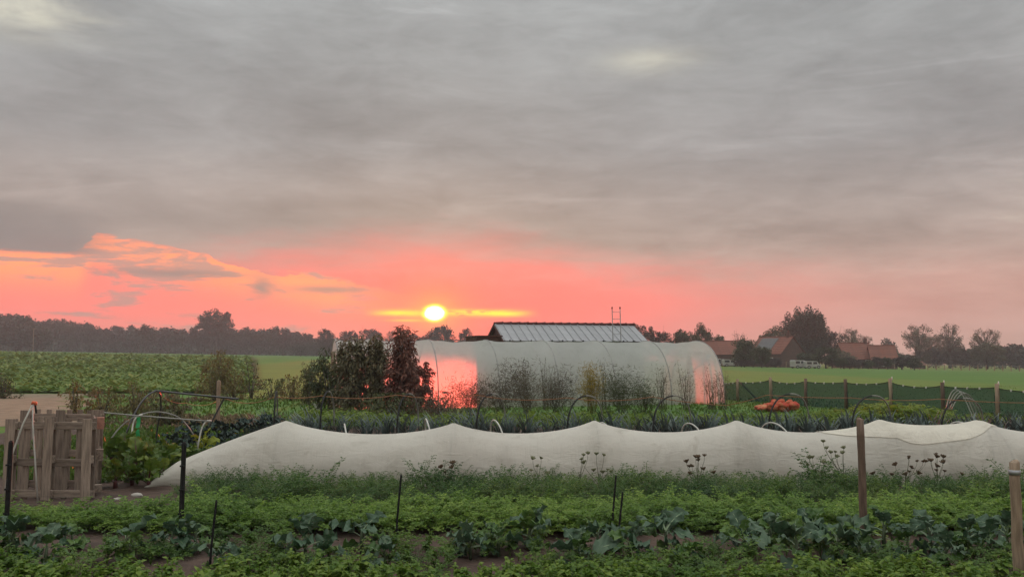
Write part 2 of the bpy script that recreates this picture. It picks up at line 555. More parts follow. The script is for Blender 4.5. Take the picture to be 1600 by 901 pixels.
M_ridge = solid('ridge_tile', (0.12, 0.035, 0.03), (0.08, 0.025, 0.022), 0.8, 6)
M_shedw = solid('shed_board', (0.11, 0.055, 0.045), (0.065, 0.035, 0.03), 0.85, 5, obj_rand=0.15)
M_brick = solid('brick_wall', (0.12, 0.066, 0.054), (0.08, 0.048, 0.04), 0.9, 2)
M_tile = solid('clay_tile', (0.21, 0.075, 0.048), (0.14, 0.055, 0.038), 0.85, 1.2, 0.05, 6, stretch=(1, 1, 3), obj_rand=0.1)
M_glass = solid('window_glass', (0.02, 0.022, 0.025), (0.03, 0.03, 0.035), 0.1, 3, spec=0.6)
M_solar = solid('roof_light_panel', (0.1, 0.105, 0.11), (0.075, 0.08, 0.085), 0.6, 2)
M_tyre = solid('tyre', (0.015, 0.015, 0.015), (0.02, 0.02, 0.02), 0.8, 10)
M_sack = solid('red_net_sack', (0.5, 0.05, 0.042), (0.5, 0.19, 0.1), 0.9, 5, 0.03, 30, spec=0.1)
M_sackp = solid('pale_net_sack', (0.52, 0.26, 0.14), (0.48, 0.07, 0.05), 0.9, 6, 0.03, 30, spec=0.1)
M_stone = solid('stone', (0.5, 0.47, 0.42), (0.36, 0.34, 0.3), 0.85, 6, 0.01, 20)
M_umbel = solid('dry_umbel', (0.15, 0.1, 0.055), (0.1, 0.065, 0.04), 0.9, 20)
M_umbelg = solid('green_umbel', (0.24, 0.25, 0.14), (0.16, 0.17, 0.09), 0.9, 20)
M_stem = solid('weed_stem', (0.1, 0.12, 0.05), (0.08, 0.08, 0.04), 0.8, 10)


def sheet_mat(name, c, transp, transl, rough_lobe=None, gloss=0.0, stain=None, weave=0.0):
    m_, w, out = new_mat(name)
    tc = w.n('ShaderNodeTexCoord')
    nz = w.noise(tc.outputs['Object'], 0.9, 5, 0.6)
    cc = w.mix(w.sstep(nz, 0.35, 0.75), c, tuple(x * 0.86 for x in c))
    if stain:
        sep = w.n('ShaderNodeSeparateXYZ')
        w.put(sep.inputs[0], tc.outputs['Object'])
        nz2 = w.noise(tc.outputs['Object'], 2.3, 6, 0.65, 0.8)
        mud = w.mul(w.sstep(nz2, 0.5, 0.78), 0.55)
        splash = w.mul(w.sub(1.0, w.sstep(w.sub(sep.outputs[2], w.mul(nz2, 0.25)), 0.0, 0.3)), 0.35)
        cc = w.mix(w.m('MAXIMUM', mud, splash), cc, stain)
    d = w.n('ShaderNodeBsdfDiffuse')
    w.put(d.inputs[0], cc)
    if weave:
        mp = w.n('ShaderNodeMapping')
        mp.inputs['Scale'].default_value = (2.0, 1.0, 7.0)
        mp.inputs['Rotation'].default_value = (0, 0.25, 0)
        w.put(mp.inputs[0], tc.outputs['Object'])
        cr1 = w.noise(mp.outputs[0], 1.6, 3.5, 0.5, 1.0)
        mp2 = w.n('ShaderNodeMapping')
        mp2.inputs['Scale'].default_value = (9.0, 1.0, 1.2)
        w.put(mp2.inputs[0], tc.outputs['Object'])
        cr2 = w.noise(mp2.outputs[0], 1.2, 3, 0.5, 0.8)
        bp = w.n('ShaderNodeBump')
        bp.inputs['Strength'].default_value = 0.75
        bp.inputs['Distance'].default_value = weave
        w.put(bp.inputs['Height'], w.add(w.m('ABSOLUTE', w.sub(cr1, 0.5)), w.mul(w.m('ABSOLUTE', w.sub(cr2, 0.5)), 0.8)))
        w.put(d.inputs['Normal'], bp.outputs[0])
    tr = w.n('ShaderNodeBsdfTranslucent')
    w.put(tr.inputs[0], cc)
    mx = w.n('ShaderNodeMixShader')
    mx.inputs[0].default_value = transl
    w.put(mx.inputs[1], d.outputs[0])
    w.put(mx.inputs[2], tr.outputs[0])
    res = mx.outputs[0]
    if rough_lobe:
        rf = w.n('ShaderNodeBsdfRefraction')
        w.put(rf.inputs[0], (0.95, 0.95, 0.95))
        rf.inputs['Roughness'].default_value = rough_lobe
        rf.inputs['IOR'].default_value = 1.38
        m2 = w.n('ShaderNodeMixShader')
        m2.inputs[0].default_value = 0.36
        w.put(m2.inputs[1], res)
        w.put(m2.inputs[2], rf.outputs[0])
        res = m2.outputs[0]
    if gloss:
        gl = w.n('ShaderNodeBsdfGlossy')
        gl.inputs['Roughness'].default_value = 0.35
        m3 = w.n('ShaderNodeMixShader')
        m3.inputs[0].default_value = gloss
        w.put(m3.inputs[1], res)
        w.put(m3.inputs[2], gl.outputs[0])
        res = m3.outputs[0]
    tp = w.n('ShaderNodeBsdfTransparent')
    m4 = w.n('ShaderNodeMixShader')
    m4.inputs[0].default_value = transp
    w.put(m4.inputs[1], res)
    w.put(m4.inputs[2], tp.outputs[0])
    w.put(out.inputs[0], m4.outputs[0])
    return m_


M_fleece = sheet_mat('fleece', (0.84, 0.81, 0.73), 0.15, 0.34, stain=(0.45, 0.41, 0.34), weave=0.03)
M_fleece2 = sheet_mat('fleece_double', (0.86, 0.82, 0.72), 0.03, 0.3, stain=(0.6, 0.55, 0.46), weave=0.05)
M_poly = sheet_mat('tunnel_plastic', (0.92, 0.92, 0.92), 0.33, 0.45, rough_lobe=0.8, gloss=0.08, stain=(0.62, 0.63, 0.6), weave=0.15)
M_net = sheet_mat('shade_net', (0.026, 0.078, 0.074), 0.2, 0.3)

# ------------------------------------------------------------------ scattering of leaf templates


def leaf_quads(L, Wd, bend=0.3, fold=0.25, nseg=2):
    """simple leaf along +X: nseg segments, two halves folded along the rib"""
    V, Q = [], []
    for i in range(nseg + 1):
        t = i / nseg
        wd = Wd * 0.5 * math.sin(math.pi * (0.12 + 0.83 * t)) ** 0.8
        x = L * t
        z = -bend * L * t * t
        V += [(x, -wd, z + fold * wd), (x, 0, z), (x, wd, z + fold * wd)]
    for i in range(nseg):
        a = i * 3
        Q += [(a, a + 3, a + 4, a + 1), (a + 1, a + 4, a + 5, a + 2)]
    return np.array(V, dtype=np.float32), np.array(Q, dtype=np.int32)


def euler_mats(yaw, pitch, roll):
    cy, sy = np.cos(yaw), np.sin(yaw)
    cp, sp = np.cos(pitch), np.sin(pitch)
    cr, sr = np.cos(roll), np.sin(roll)
    z = np.zeros_like(yaw)
    o = np.ones_like(yaw)
    Rz = np.stack([np.stack([cy, -sy, z], -1), np.stack([sy, cy, z], -1), np.stack([z, z, o], -1)], -2)
    Ry = np.stack([np.stack([cp, z, -sp], -1), np.stack([z, o, z], -1), np.stack([sp, z, cp], -1)], -2)
    Rx = np.stack([np.stack([o, z, z], -1), np.stack([z, cr, -sr], -1), np.stack([z, sr, cr], -1)], -2)
    return Rz @ Ry @ Rx


def scatter(T, pos, yaw, pitch=None, roll=None, scale=None, tint=None):
    """copies of template T=(V,Q[,tint]) placed at pos; pitch lifts +X upwards"""
    V, Q = T[0], T[1]
    n = len(pos)
    pitch = np.zeros(n) if pitch is None else pitch
    roll = np.zeros(n) if roll is None else roll
    scale = np.ones(n) if scale is None else scale
    if np.ndim(scale) == 1:
        scale = np.repeat(np.asarray(scale)[:, None], 3, 1)
    Rm = euler_mats(np.asarray(yaw), np.asarray(pitch), np.asarray(roll))
    P = np.einsum('nij,nvj->nvi', Rm, V[None] * scale[:, None, :]) + np.asarray(pos)[:, None, :]
    Fq = (Q[None] + (np.arange(n) * len(V))[:, None, None]).reshape(-1, Q.shape[1])
    base = np.zeros(n) if tint is None else tint
    tv = T[2] if len(T) > 2 else np.zeros(len(V))
    tt = np.clip(base[:, None] + tv[None], 0, 1).reshape(-1)
    return P.reshape(-1, 3), Fq, tt


def join(parts):
    Vs, Fs, Ts, b = [], [], [], 0
    for V, Q, T in parts:
        Vs.append(V)
        Fs.append(Q + b)
        Ts.append(T)
        b += len(V)
    return np.concatenate(Vs), np.concatenate(Fs), np.concatenate(Ts)


def frond_plant(rng, nfr, L, pairs, leaflet, spread, up):
    """feathery plant (carrot): arching rachis with paired, divided pinnae"""
    parts = []
    lv = np.array([(0, -0.1, 0), (0.55, -0.5, 0.06), (1, 0, -0.05), (0.5, 0.5, 0.06)], dtype=np.float32)
    lq = np.array([(0, 1, 2, 3)], dtype=np.int32)
    for k in range(nfr):
        yaw = 2 * math.pi * (k + rng.uniform(-.4, .4)) / nfr
        Lk = L * rng.uniform(0.7, 1.15)
        e0 = rng.uniform(up - 0.25, up + 0.2)
        droop = rng.uniform(0.5, 1.25) * spread
        pts = [np.zeros(3)]
        e = e0
        for s in range(6):
            d = np.array([math.cos(yaw) * math.cos(e), math.sin(yaw) * math.cos(e), math.sin(e)])
            pts.append(pts[-1] + d * Lk / 6)
            e -= droop / 5
        pts = np.array(pts)
        side = np.array([-math.sin(yaw), math.cos(yaw), 0])
        rv, rq = [], []
        for p in pts:
            rv += [p - side * 0.003, p + side * 0.003]
        for s in range(6):
            rq.append((2 * s, 2 * s + 2, 2 * s + 3, 2 * s + 1))
        parts.append((np.array(rv), np.array(rq), np.full(len(rv), rng.uniform(.3, .6))))
        pos, yw, pt, rl, sc = [], [], [], [], []
        for s in range(pairs):
            t = 0.32 + 0.68 * s / (pairs - 1)
            x = t * 6
            i = min(int(x), 5)
            p = pts[i] * (1 - (x - i)) + pts[i + 1] * (x - i)
            ln = L * 0.24 * (1.12 - 0.75 * t)
            for sd in (-1, 1):
                a = yaw + sd * rng.uniform(0.7, 1.2)
                ee = rng.uniform(-0.35, 0.35)
                dirv = np.array([math.cos(a) * math.cos(ee), math.sin(a) * math.cos(ee), math.sin(ee)])
                for j in range(3):
                    pos.append(p + dirv * ln * (0.12 + 0.33 * j))
                    yw.append(a + (rng.uniform(.3, .9) * (1 if j % 2 else -1) if j < 2 else 0))
                    pt.append(ee + rng.uniform(-.4, .4))
                    rl.append(rng.uniform(-.6, .6))
                    sc.append(leaflet * rng.uniform(.7, 1.3) * (1.1 - .4 * t))
        sc = np.array(sc)
        parts.append(scatter((lv, lq), np.array(pos), np.array(yw), np.array(pt), np.array(rl), sc,
                             np.clip(rng.normal(0.5, 0.13, len(sc)), 0, 1)))
    V, Q, T = join(parts)
    return V.astype(np.float32), Q, T - 0.5


def broad_plant(rng, nst, H, leaf, n_per, wide=0.75, lean=0.5):
    """upright stalks carrying broad toothed leaflets (parsley, celery)"""
    parts = []
    lt = leaf_quads(1.0, wide, 0.25, 0.3, 2)
    for k in range(nst):
        yaw = rng.uniform(0, 2 * math.pi)
        tilt = rng.uniform(0.05, lean)
        h = H * rng.uniform(.6, 1.1)
        tip = np.array([math.cos(yaw) * math.sin(tilt), math.sin(yaw) * math.sin(tilt), math.cos(tilt)]) * h
        s = np.array([-math.sin(yaw), math.cos(yaw), 0]) * 0.004
        parts.append((np.array([-s, s, tip + s, tip - s]), np.array([(0, 1, 2, 3)]), np.full(4, .6)))
        n = n_per
        pos = tip[None] * rng.uniform(.72, 1.0, (n, 1))
        parts.append(scatter(lt, pos, rng.uniform(0, 2 * math.pi, n), rng.uniform(-.3, .6, n), rng.uniform(-.5, .5, n),
                             leaf * rng.uniform(.6, 1.25, n), np.clip(rng.normal(.5, .15, n), 0, 1)))
    V, Q, T = join(parts)
    return V.astype(np.float32), Q, T - 0.5


def scatter_stuff(name, templates, pos, scale, mat, label, cat, tint_sd=0.12, tiltsd=0.1):
    n = len(pos)
    idx = RNG.integers(0, len(templates), n)
    parts = []
    for i, T in enumerate(templates):
        s = np.where(idx == i)[0]
        if len(s) == 0:
            continue
        parts.append(scatter(T, pos[s], RNG.uniform(0, 6.283, len(s)), RNG.normal(0, tiltsd, len(s)), RNG.normal(0, tiltsd, len(s)),
                             scale[s], np.clip(RNG.normal(.5, tint_sd, len(s)), 0, 1)))
    V, Q, T = join(parts)
    o = link(name, np_mesh(name, V, Q, mat, T))
    tag(o, label, cat, kind='stuff')
    return o


def smooth_noise(x, y, s, seed=0.0):
    return (np.sin(x * s * 1.3 + seed) * np.cos(y * s * 1.7 + seed * 2.1) + np.sin(x * s * 2.9 + y * s * 1.1 + seed * 3.3) * 0.5) / 1.5


# ------------------------------------------------------------------ ground


def ramp01(t):
    t = np.clip(t, 0, 1)
    return t * t * (3 - 2 * t)


def terrain(x, y):
    return (-0.0165 * np.clip(x, -420, 330) + 0.7) * ramp01((np.asarray(y, dtype=float) - 44) / 120.0)


def ground_sheet(name, xs, ys, mat, lift, rough=0.0, mask=None):
    gx, gy = np.meshgrid(xs, ys)
    z = terrain(gx, gy) + lift
    if rough:
        z = z + rough * (smooth_noise(gx, gy, 2.1) + 0.6 * smooth_noise(gx, gy, 5.3, 2.0) + RNG.normal(0, 0.35, gx.shape))
    V = np.stack([gx, gy, z], -1).reshape(-1, 3)
    ny, nx = gx.shape
    i = np.arange(ny - 1)[:, None] * nx + np.arange(nx - 1)[None]
    Q = np.stack([i, i + 1, i + 1 + nx, i + nx], -1).reshape(-1, 4)
    if mask is not None:
        c = V[Q].mean(1)
        Q = Q[mask(c[:, 0], c[:, 1])]
    o = link(name, np_mesh(name, V, Q, mat, smooth=True))
    tag(o, kind='structure')
    return o


gy_ = np.concatenate([np.linspace(-12, 44, 15), np.linspace(50, 170, 25), np.linspace(185, 720, 30)])
gx_ = np.linspace(-620, 620, 63)
ground_sheet('ground', gx_, gy_, M_meadow, -0.012)
ground_sheet('garden_soil', np.arange(-13, 17.01, 0.14), np.arange(4.5, 24.2, 0.14), M_soil, 0.03, 0.022)
ground_sheet('lawn', np.arange(-25, 20.1, 0.5), np.arange(24.4, 44.1, 0.5), M_lawn, 0.004,
             mask=lambda x, y: (x > -.5 * y - .8))
ground_sheet('sandy_track', np.arange(-46, -9.9, 0.35), np.arange(24.4, 45.5, 0.35), M_sand, 0.008, 0.012,
             mask=lambda x, y: (x < -.49 * y + 0.5 * np.sin(y * 1.3)))
ground_sheet('beet_field', np.linspace(-190, -9, 90), np.linspace(46.5, 250, 90), M_field, 0.06,
             mask=lambda x, y: (x < -0.30 * y))

# ------------------------------------------------------------------ broad plant masses
r_ = np.random.default_rng(11)
CARROT = [frond_plant(r_, 8, 0.38, 9, 0.033, 1.0, 1.05) for _ in range(5)]
TALL = [frond_plant(r_, 8, 0.46, 9, 0.034, 0.65, 1.3) for _ in range(4)]
PARS = [broad_plant(r_, 10, 0.23, 0.045, 7) for _ in range(4)]
CELE = [broad_plant(r_, 7, 0.45, 0.12, 5, 0.6, 0.6) for _ in range(4)]


def bed(x0, x1, y0, y1, step, jit=0.45):
    xs, ys = np.meshgrid(np.arange(x0, x1, step), np.arange(y0, y1, step))
    p = np.stack([xs.ravel(), ys.ravel(), np.full(xs.size, 0.03)], -1)
    p[:, :2] += RNG.uniform(-jit, jit, (len(p), 2)) * step
    return p


p = bed(-7.9, 8.0, 9.3, 10.65, 0.16)
keep = ((p[:, 0] / p[:, 1] > -.37) | (p[:, 1] < 10.3)) & (p[:, 1] > 9.5 + 0.16 * smooth_noise(p[:, 0], p[:, 0] * 0, 1.3, 1.0)) & (np.abs(p[:, 0] / p[:, 1]) < 0.68)
p = p[keep]
scatter_stuff('carrot_foliage', CARROT, p, RNG.uniform(.65, 1.15, len(p)) * (1 + .18 * smooth_noise(p[:, 0], p[:, 1], 1.6)), M_carrot,
              'light green feathery carrot leaves in the wide band before the fleece', 'carrot leaves')
p = bed(-5.6, 8.9, 10.95, 12.75, 0.218)
p = p[(p[:, 0] / p[:, 1] < 0.68) & (p[:, 0] / p[:, 1] > -.385)]
edge_f = np.clip(.55 + (p[:, 0] / p[:, 1] + .385) * 7, .55, 1.0)
scatter_stuff('tall_carrot_foliage', TALL, p, RNG.uniform(.6, 1.05, len(p)) * np.where(RNG.uniform(0, 1, len(p)) < .07, 1.45, 1.0) * edge_f * .78 * (1.12 - .12 * (p[:, 1] - 10.9)) * (1 + .3 * smooth_noise(p[:, 0], p[:, 1], 1.7, 4.0)), M_carrotd,
              'darker taller feathery leaves in a row along the foot of the fleece', 'carrot leaves')
p = bed(-5.6, 5.8, 6.5, 7.75, 0.15)
p = p[(p[:, 1] < 7.45 + 0.3 * smooth_noise(p[:, 0], p[:, 0] * 0, 1.9, .3)) & (np.abs(p[:, 0] / p[:, 1]) < 0.72)]
scatter_stuff('parsley_foliage', PARS, p, RNG.uniform(.7, 1.2, len(p)), M_parsley,
              'low bright yellow green leafy herbs along the front edge', 'herbs')
# weeds between broccoli
p = bed(-6.4, 6.6, 7.5, 9.0, 0.2)
GAPS = [(gnd(a, c), gnd(b, d)) for a, b, c, d in ((98, 165, 862, 832), (370, 480, 856, 830), (608, 705, 862, 830), (848, 892, 868, 845), (1082, 1152, 872, 828))]


def in_gap(x, y):
    m_ = np.zeros(len(x), dtype=bool)
    for g0, g1 in GAPS:
        m_ |= (x / y > g0.x / g0.y) & (x / y < g1.x / g1.y) & (y > g0.y) & (y < g1.y)
    return m_


p = p[(smooth_noise(p[:, 0], p[:, 1], 1.6, 5.0) > -0.12) & (np.abs(p[:, 0] / p[:, 1]) < 0.7) & ~in_gap(p[:, 0], p[:, 1])]
scatter_stuff('weed_foliage', PARS + CARROT[:2], p, RNG.uniform(.4, 1.0, len(p)), M_weed, 'low dark green weeds between the broccoli plants', 'weeds')
p = bed(-6.5, 17.5, 23.0, 28.0, 0.34)
p = p[(p[:, 0] > -0.25 * p[:, 1]) & (p[:, 1] < 26.6 + 0.5 * np.sin(p[:, 0] * .8))]
hump = .68 + 0.75 * np.exp(-((p[:, 0] / p[:, 1] - .44) / .06) ** 2) + .25 * np.exp(-((p[:, 0] / p[:, 1] + .2) / .05) ** 2)
p2 = p.copy()
scatter_stuff('celeriac_foliage', CELE, p2, RNG.uniform(.7, 1.1, len(p)) * hump * 0.9, M_celery,
              'yellow green leafy vegetable bed behind the leeks', 'vegetable leaves')

# beet crop in the left field
BEET = []
for _ in range(4):
    n = 8
    lt = leaf_quads(1.0, 0.55, 0.55, 0.25, 2)
    V, Q, T = scatter(lt, np.zeros((n, 3)), np.linspace(0, 6.28, n, endpoint=False) + r_.uniform(-.4, .4, n),
                      r_.uniform(.35, 1.2, n), r_.uniform(-.4, .4, n), r_.uniform(.28, .5, n), np.clip(r_.normal(.5, .17, n), 0, 1))
    BEET.append((V.astype(np.float32), Q, T - 0.5))
pts = []
for y0, y1, st in ((46.5, 62, .48), (62, 85, .68), (85, 120, 1.05), (120, 190, 1.9)):
    xs, ys = np.meshgrid(np.arange(-0.66 * y1, -0.29 * y0, st), np.arange(y0, y1, st))
    q = np.stack([xs.ravel(), ys.ravel()], -1) + RNG.uniform(-.4, .4, (xs.size, 2)) * st
    q = q[(q[:, 0] > -0.66 * q[:, 1]) & (q[:, 0] < -0.305 * q[:, 1] - 0.4 * np.sin(q[:, 1]))]
    pts.append(np.column_stack([q, np.full(len(q), 1.0 + (st - .48) * .55)]))
q = np.concatenate(pts)
pos = np.column_stack([q[:, 0], q[:, 1], terrain(q[:, 0], q[:, 1]) + 0.05])
scatter_stuff('beet_foliage', BEET, pos, q[:, 2] * RNG.uniform(.7, 1.15, len(q)) * (1 + .15 * smooth_noise(q[:, 0], q[:, 1], .35)), M_beet,
              'broad leafy beet crop covering the left field', 'beet crop')

# lawn and meadow grass
GR = []
for _ in range(4):
    n = 9
    bl = (np.array([(0, -.06, 0), (0, .06, 0), (.55, .045, .02), (1, 0, -.12), (.55, -.045, .02)], dtype=np.float32)[[0, 1, 2, 4]], np.array([(0, 1, 2, 3)]))
    V, Q, T = scatter(bl, r_.uniform(-.06, .06, (n, 3)) * (1, 1, 0), r_.uniform(0, 6.28, n), r_.uniform(.7, 1.5, n), r_.uniform(-.4, .4, n),
                      r_.uniform(.6, 1.3, n), np.clip(r_.normal(.5, .17, n), 0, 1))
    GR.append((V.astype(np.float32), Q, T - 0.5))
p = np.column_stack([RNG.uniform(-19, 14, 7500), RNG.uniform(22.6, 40, 7500), np.zeros(7500)])
p = p[(p[:, 0] > -.5 * p[:, 1])]
scatter_stuff('lawn_grass', GR, p, RNG.uniform(.08, .2, len(p)), M_grassb, 'short green grass round the garden beds', 'grass')
yy = 30 + RNG.uniform(0, 1, 2600) ** 1.6 * 28
p = np.column_stack([RNG.uniform(.2, .66, 2600) * yy, yy, np.zeros(2600)])
p[:, 2] = terrain(p[:, 0], p[:, 1])
scatter_stuff('meadow_grass', GR, p, RNG.uniform(.05, .1, len(p)), M_grassb, 'smooth green grass of the meadow behind the shade net fence', 'grass')
# dry straw lying by the wooden post, sparse weeds on the track
p = np.column_stack([RNG.normal(-8.9, 1.0, 900), RNG.normal(25.2, 1.3, 900), np.full(900, .02)])
scatter_stuff('straw_litter', GR, p, RNG.uniform(.12, .3, len(p)), M_straw, 'dry straw heaped on the ground by the wooden post', 'straw', tiltsd=.7)
p = np.column_stack([RNG.uniform(-24, -8, 3500), RNG.uniform(22, 45, 3500), np.full(3500, .0)])
p = p[(smooth_noise(p[:, 0], p[:, 1], .5, 1.0) > -0.05) & (p[:, 0] < -.36 * p[:, 1]) & (p[:, 0] > -.49 * p[:, 1])]
scatter_stuff('track_weeds', GR, p, RNG.uniform(.1, .35, len(p)), M_dry, 'dry weeds along the sandy track', 'weeds')
p = np.column_stack([RNG.uniform(-10.5, -5, 2600), RNG.uniform(13.2, 23, 2600), np.full(2600, .03)])
scatter_stuff('bed_edge_grass', GR, p, RNG.uniform(.12, .3, len(p)), M_grassb, 'ragged grass round the pipe frames and pallets', 'grass')

# ------------------------------------------------------------------ leafy individuals: broccoli, kale, chard


def big_leaf(seed, L, Wd, wave, curl, mats, petiole=0.3):
    """broad leaf along +X with wavy margin; slot 0 blade, slot 1 rib"""
    rng = random.Random(seed)
    nx, ny = 8, 6
    V, Q, mi, tint = [], [], [], []
    ph = rng.uniform(0, 6)
    def spine(t):
        return (L * (t - 0.12 * curl * t * t), -curl * L * 0.42 * max(0, t - petiole * .6) ** 2 + 0.0)
    for i in range(nx + 1):
        t = petiole + (1 - petiole) * i / nx
        u = i / nx
        wd = Wd * 0.5 * (math.sin(math.pi * min(1, 0.08 + 0.86 * u)) ** 0.6) * rng.uniform(.9, 1.1)
        x, z = spine(t)
        for j in range(ny + 1):
            s = j / ny * 2 - 1
            zz = z + abs(s) * wd * 0.3 + wave * (abs(s) ** 1.5) * math.sin(u * 13 + s * 2 + ph) + wave * .35 * math.sin(u * 17 + s * 7 + ph * 2) + rng.uniform(-.006, .006)
            V.append((x + rng.uniform(-.008, .008) + 0.03 * abs(s) * L * (u - .3), s * wd, zz))
            tint.append(rng.uniform(.25, .7) + .12 * (abs(s) > .8))
    for i in range(nx):
        for j in range(ny):
            a = i * (ny + 1) + j
            Q.append((a, a + ny + 1, a + ny + 2, a + 1))
            mi.append(0)
    b = len(V)
    for i in range(5):
        t = i / 4 * 0.9
        x, z = spine(t)
        wr = 0.012 * (1.1 - t)
        V += [(x, -wr, z + 0.006), (x, wr, z + 0.006)]
        tint += [.5, .5]
    for i in range(4):
        a = b + 2 * i
        Q.append((a, a + 2, a + 3, a + 1))
        mi.append(1)
    return np_mesh('leaf', V, Q, mats, tint, smooth=True, mi=mi)


BLEAF = [big_leaf(i, .36 + .04 * (i % 2), .22 + .03 * (i % 3), .05, .5 + .5 * (i % 3), [M_brocc, M_rib]) for i in range(7)]
GLEAF = [big_leaf(20 + i, .3, .2, .03, .8, [M_brocg, M_rib]) for i in range(3)]
KLEAF = [big_leaf(40 + i, .38, .17, .045, 1.2, [M_kale, M_kale]) for i in range(3)]
CLEAF = [big_leaf(60 + i, .45, .2, .03, .8, [M_chard, M_redrib], .42) for i in range(4)]
YLEAF = [big_leaf(80 + i, .3, .17, .03, .8, [M_chardy, M_chardy]) for i in range(2)]
STALK = MB().tube([(0, 0, -.03), (.01, 0, .12), (0, .01, .24)], [.022, .02, .014], 6).mesh('stalk', M_stalkg, True)
STALKR = MB().tube([(0, 0, -.03), (0, 0, .06), (0, .0, .1)], [.03, .03, .02], 6).mesh('stalk', M_redrib, True)


def leafy(name, loc, leaves, nleaf, s, stalk, rng, lo=0.15, hi=1.2, z0=.1, z1=.24):
    e = empty(name, loc, rng.uniform(0, 6.28))
    e.scale = (s, s, s)
    link('stalk', stalk, e)
    for k in range(nleaf):
        u = k / max(1, nleaf - 1)
        o = link('leaf', rng.choice(leaves), e)
        o.location = (0, 0, z0 + (z1 - z0) * u)
        o.rotation_euler = (rng.uniform(-.6, .6), -(lo + (hi - lo) * u ** 1.1 + rng.uniform(-.35, .35)), k * 2.4 + rng.uniform(-.6, .6))
        sc = rng.uniform(.6, 1.3) * (1.0 - .3 * u)
        o.scale = (sc, sc, sc)
    return e


rg = random.Random(5)
BROC = [  # photo column of the plant, photo row of its foot, size, label
    (18, 872, 1.1, 'large broccoli plant by the thick black stake in the front corner'),
    (70, 893, 1.0, 'low broccoli plant at the bottom edge in the near corner'), (112, 868, .85, 'broccoli plant just left of the first reddish soil patch'),
    (196, 880, 1.05, 'grey green broccoli plant with a long splayed leaf beside the reddish soil'),
    (268, 872, .95, 'broccoli plant below the foot of the second thick black stake'), (305, 862, .8, 'small broccoli plant just left of the leaning thin stake'), (345, 896, .8, 'small broccoli plant at the bottom edge right of the leaning thin stake'),
    (478, 878, 1.0, 'broccoli plant with an upright pale stalk between two bare soil patches'),
    (512, 893, .75, 'small low broccoli plant at the bottom edge under the upright stalked one'),
    (566, 868, 1.15, 'bushy broccoli plant with a rounded top of grey blue leaves'),
    (600, 893, .8, 'small broccoli plant at the bottom edge below the middle thin stake'), (735, 876, .9, 'broccoli plant right of the middle soil patch'), (780, 872, 1.0, 'broccoli plant left of the tall curling leaved one'),
    (828, 862, 1.15, 'tall broccoli plant with curling leaves beside the round soil patch'),
    (905, 890, .9, 'broccoli plant at the bottom edge right of the round soil patch'), (935, 868, 1.0, 'broccoli plant directly left of the twin thin stakes'), (985, 880, 1.0, 'broccoli plant directly right of the twin thin stakes'),
    (1040, 868, 1.1, 'broccoli plant with pale broad leaves next to the square soil patch'),
    (1075, 893, .8, 'small broccoli plant at the bottom edge below the square soil patch'), (1165, 876, 1.05, 'broccoli plant on the right rim of the square soil patch'), (1205, 862, 1.0, None), (1245, 884, 1.05, None), (1272, 858, 1.1, None),
    (1310, 876, 1.0, None), (1345, 888, 1.0, None), (1382, 862, 1.2, 'big pale leaved broccoli plant just before the dark wooden post'),
    (1420, 880, 1.05, None), (1455, 866, 1.0, None), (1480, 892, .9, None), (1515, 868, 1.0, None), (1545, 884, .95, 'broccoli plant just left of the pale corner post'), (1575, 866, 1.0, 'broccoli plant behind the pale corner post')]
for px, py, s, lab in BROC:
    g = gnd(px, py)
    lv = BLEAF + GLEAF * 2
    e = leafy('broccoli_plant', (g.x, g.y, .03), lv, rg.randint(9, 15), s * .84, STALK, rg, -.1, 1.25)
    tag(e, lab or 'grey green broccoli plant in the dense stretch below the dark brown post', 'broccoli', 'broccoli plants in the front row')
for k, (px, py, s) in enumerate([(268, 716, 1.0), (292, 708, 1.0), (312, 700, 1.1), (338, 696, 1.2), (362, 694, 1.1), (385, 688, 1.2), (408, 686, 1.1), (425, 682, 1.1), (350, 705, 1.0), (300, 696, 1.2)]):
    g = gnd(px, py)
    e = leafy('kale_plant', (g.x, g.y, .03), KLEAF, 12, s * 1.1, STALK, rg, .0, 1.1)
    tag(e, 'dark blue green kale plant behind the low end of the fleece', 'kale', 'kale plants by the pipe frame')
for k, (px, py, s) in enumerate([(172, 742, 1.2), (192, 735, 1.25), (212, 744, 1.2), (232, 738, 1.2), (250, 744, 1.15), (268, 736, 1.1), (288, 732, 1.0), (180, 765, .9), (206, 762, .9), (232, 764, .9), (255, 758, .8)]):
    g = gnd(px, py)
    e = leafy('chard_plant', (g.x, g.y, .03), CLEAF, 11, s * 1.15, STALKR, rg, .5, 1.35, .03, .1)
    tag(e, 'red stalked chard plant between the pallets and the fleece', 'chard', 'chard plants beside the pallets')
g = gnd(318, 722)
tag(leafy('lettuce_plant', (g.x, g.y, .03), YLEAF, 10, 1.2, STALK, rg, .3, 1.2, .1, .3), 'bright yellow green leafy plant by the low end of the fleece', 'lettuce')

# leeks: fans of strap leaves
LEEK = []
for k in range(5):
    rr = random.Random(k)
    V, Q, T = [], [], []
    for j in range(9):
        sd = 1 if j % 2 else -1
        e = math.radians(86 - j * 5 + rr.uniform(-6, 6))
        L = rr.uniform(.42, .66)
        az_ = rr.uniform(-.35, .35) + (0 if sd > 0 else math.pi)
        x = z = 0.0
        b = len(V)
        for i in range(5):
            wd = .034 * (1 - (i / 4) ** 2 * .85)
            c, s = math.cos(az_), math.sin(az_)
            V += [(x * c - wd * s, x * s + wd * c, z), (x * c + wd * s, x * s - wd * c, z)]
            T += [.2 + .12 * i] * 2
            x += math.cos(e) * L / 4
            z += math.sin(e) * L / 4
            e -= rr.uniform(.1, .5) * (i * .55)
        Q += [(b + 2 * i, b + 2 * i + 2, b + 2 * i + 3, b + 2 * i + 1) for i in range(4)]
    LEEK.append(np_mesh('leek', V, Q, M_leek, T, smooth=True))
cnt = 0
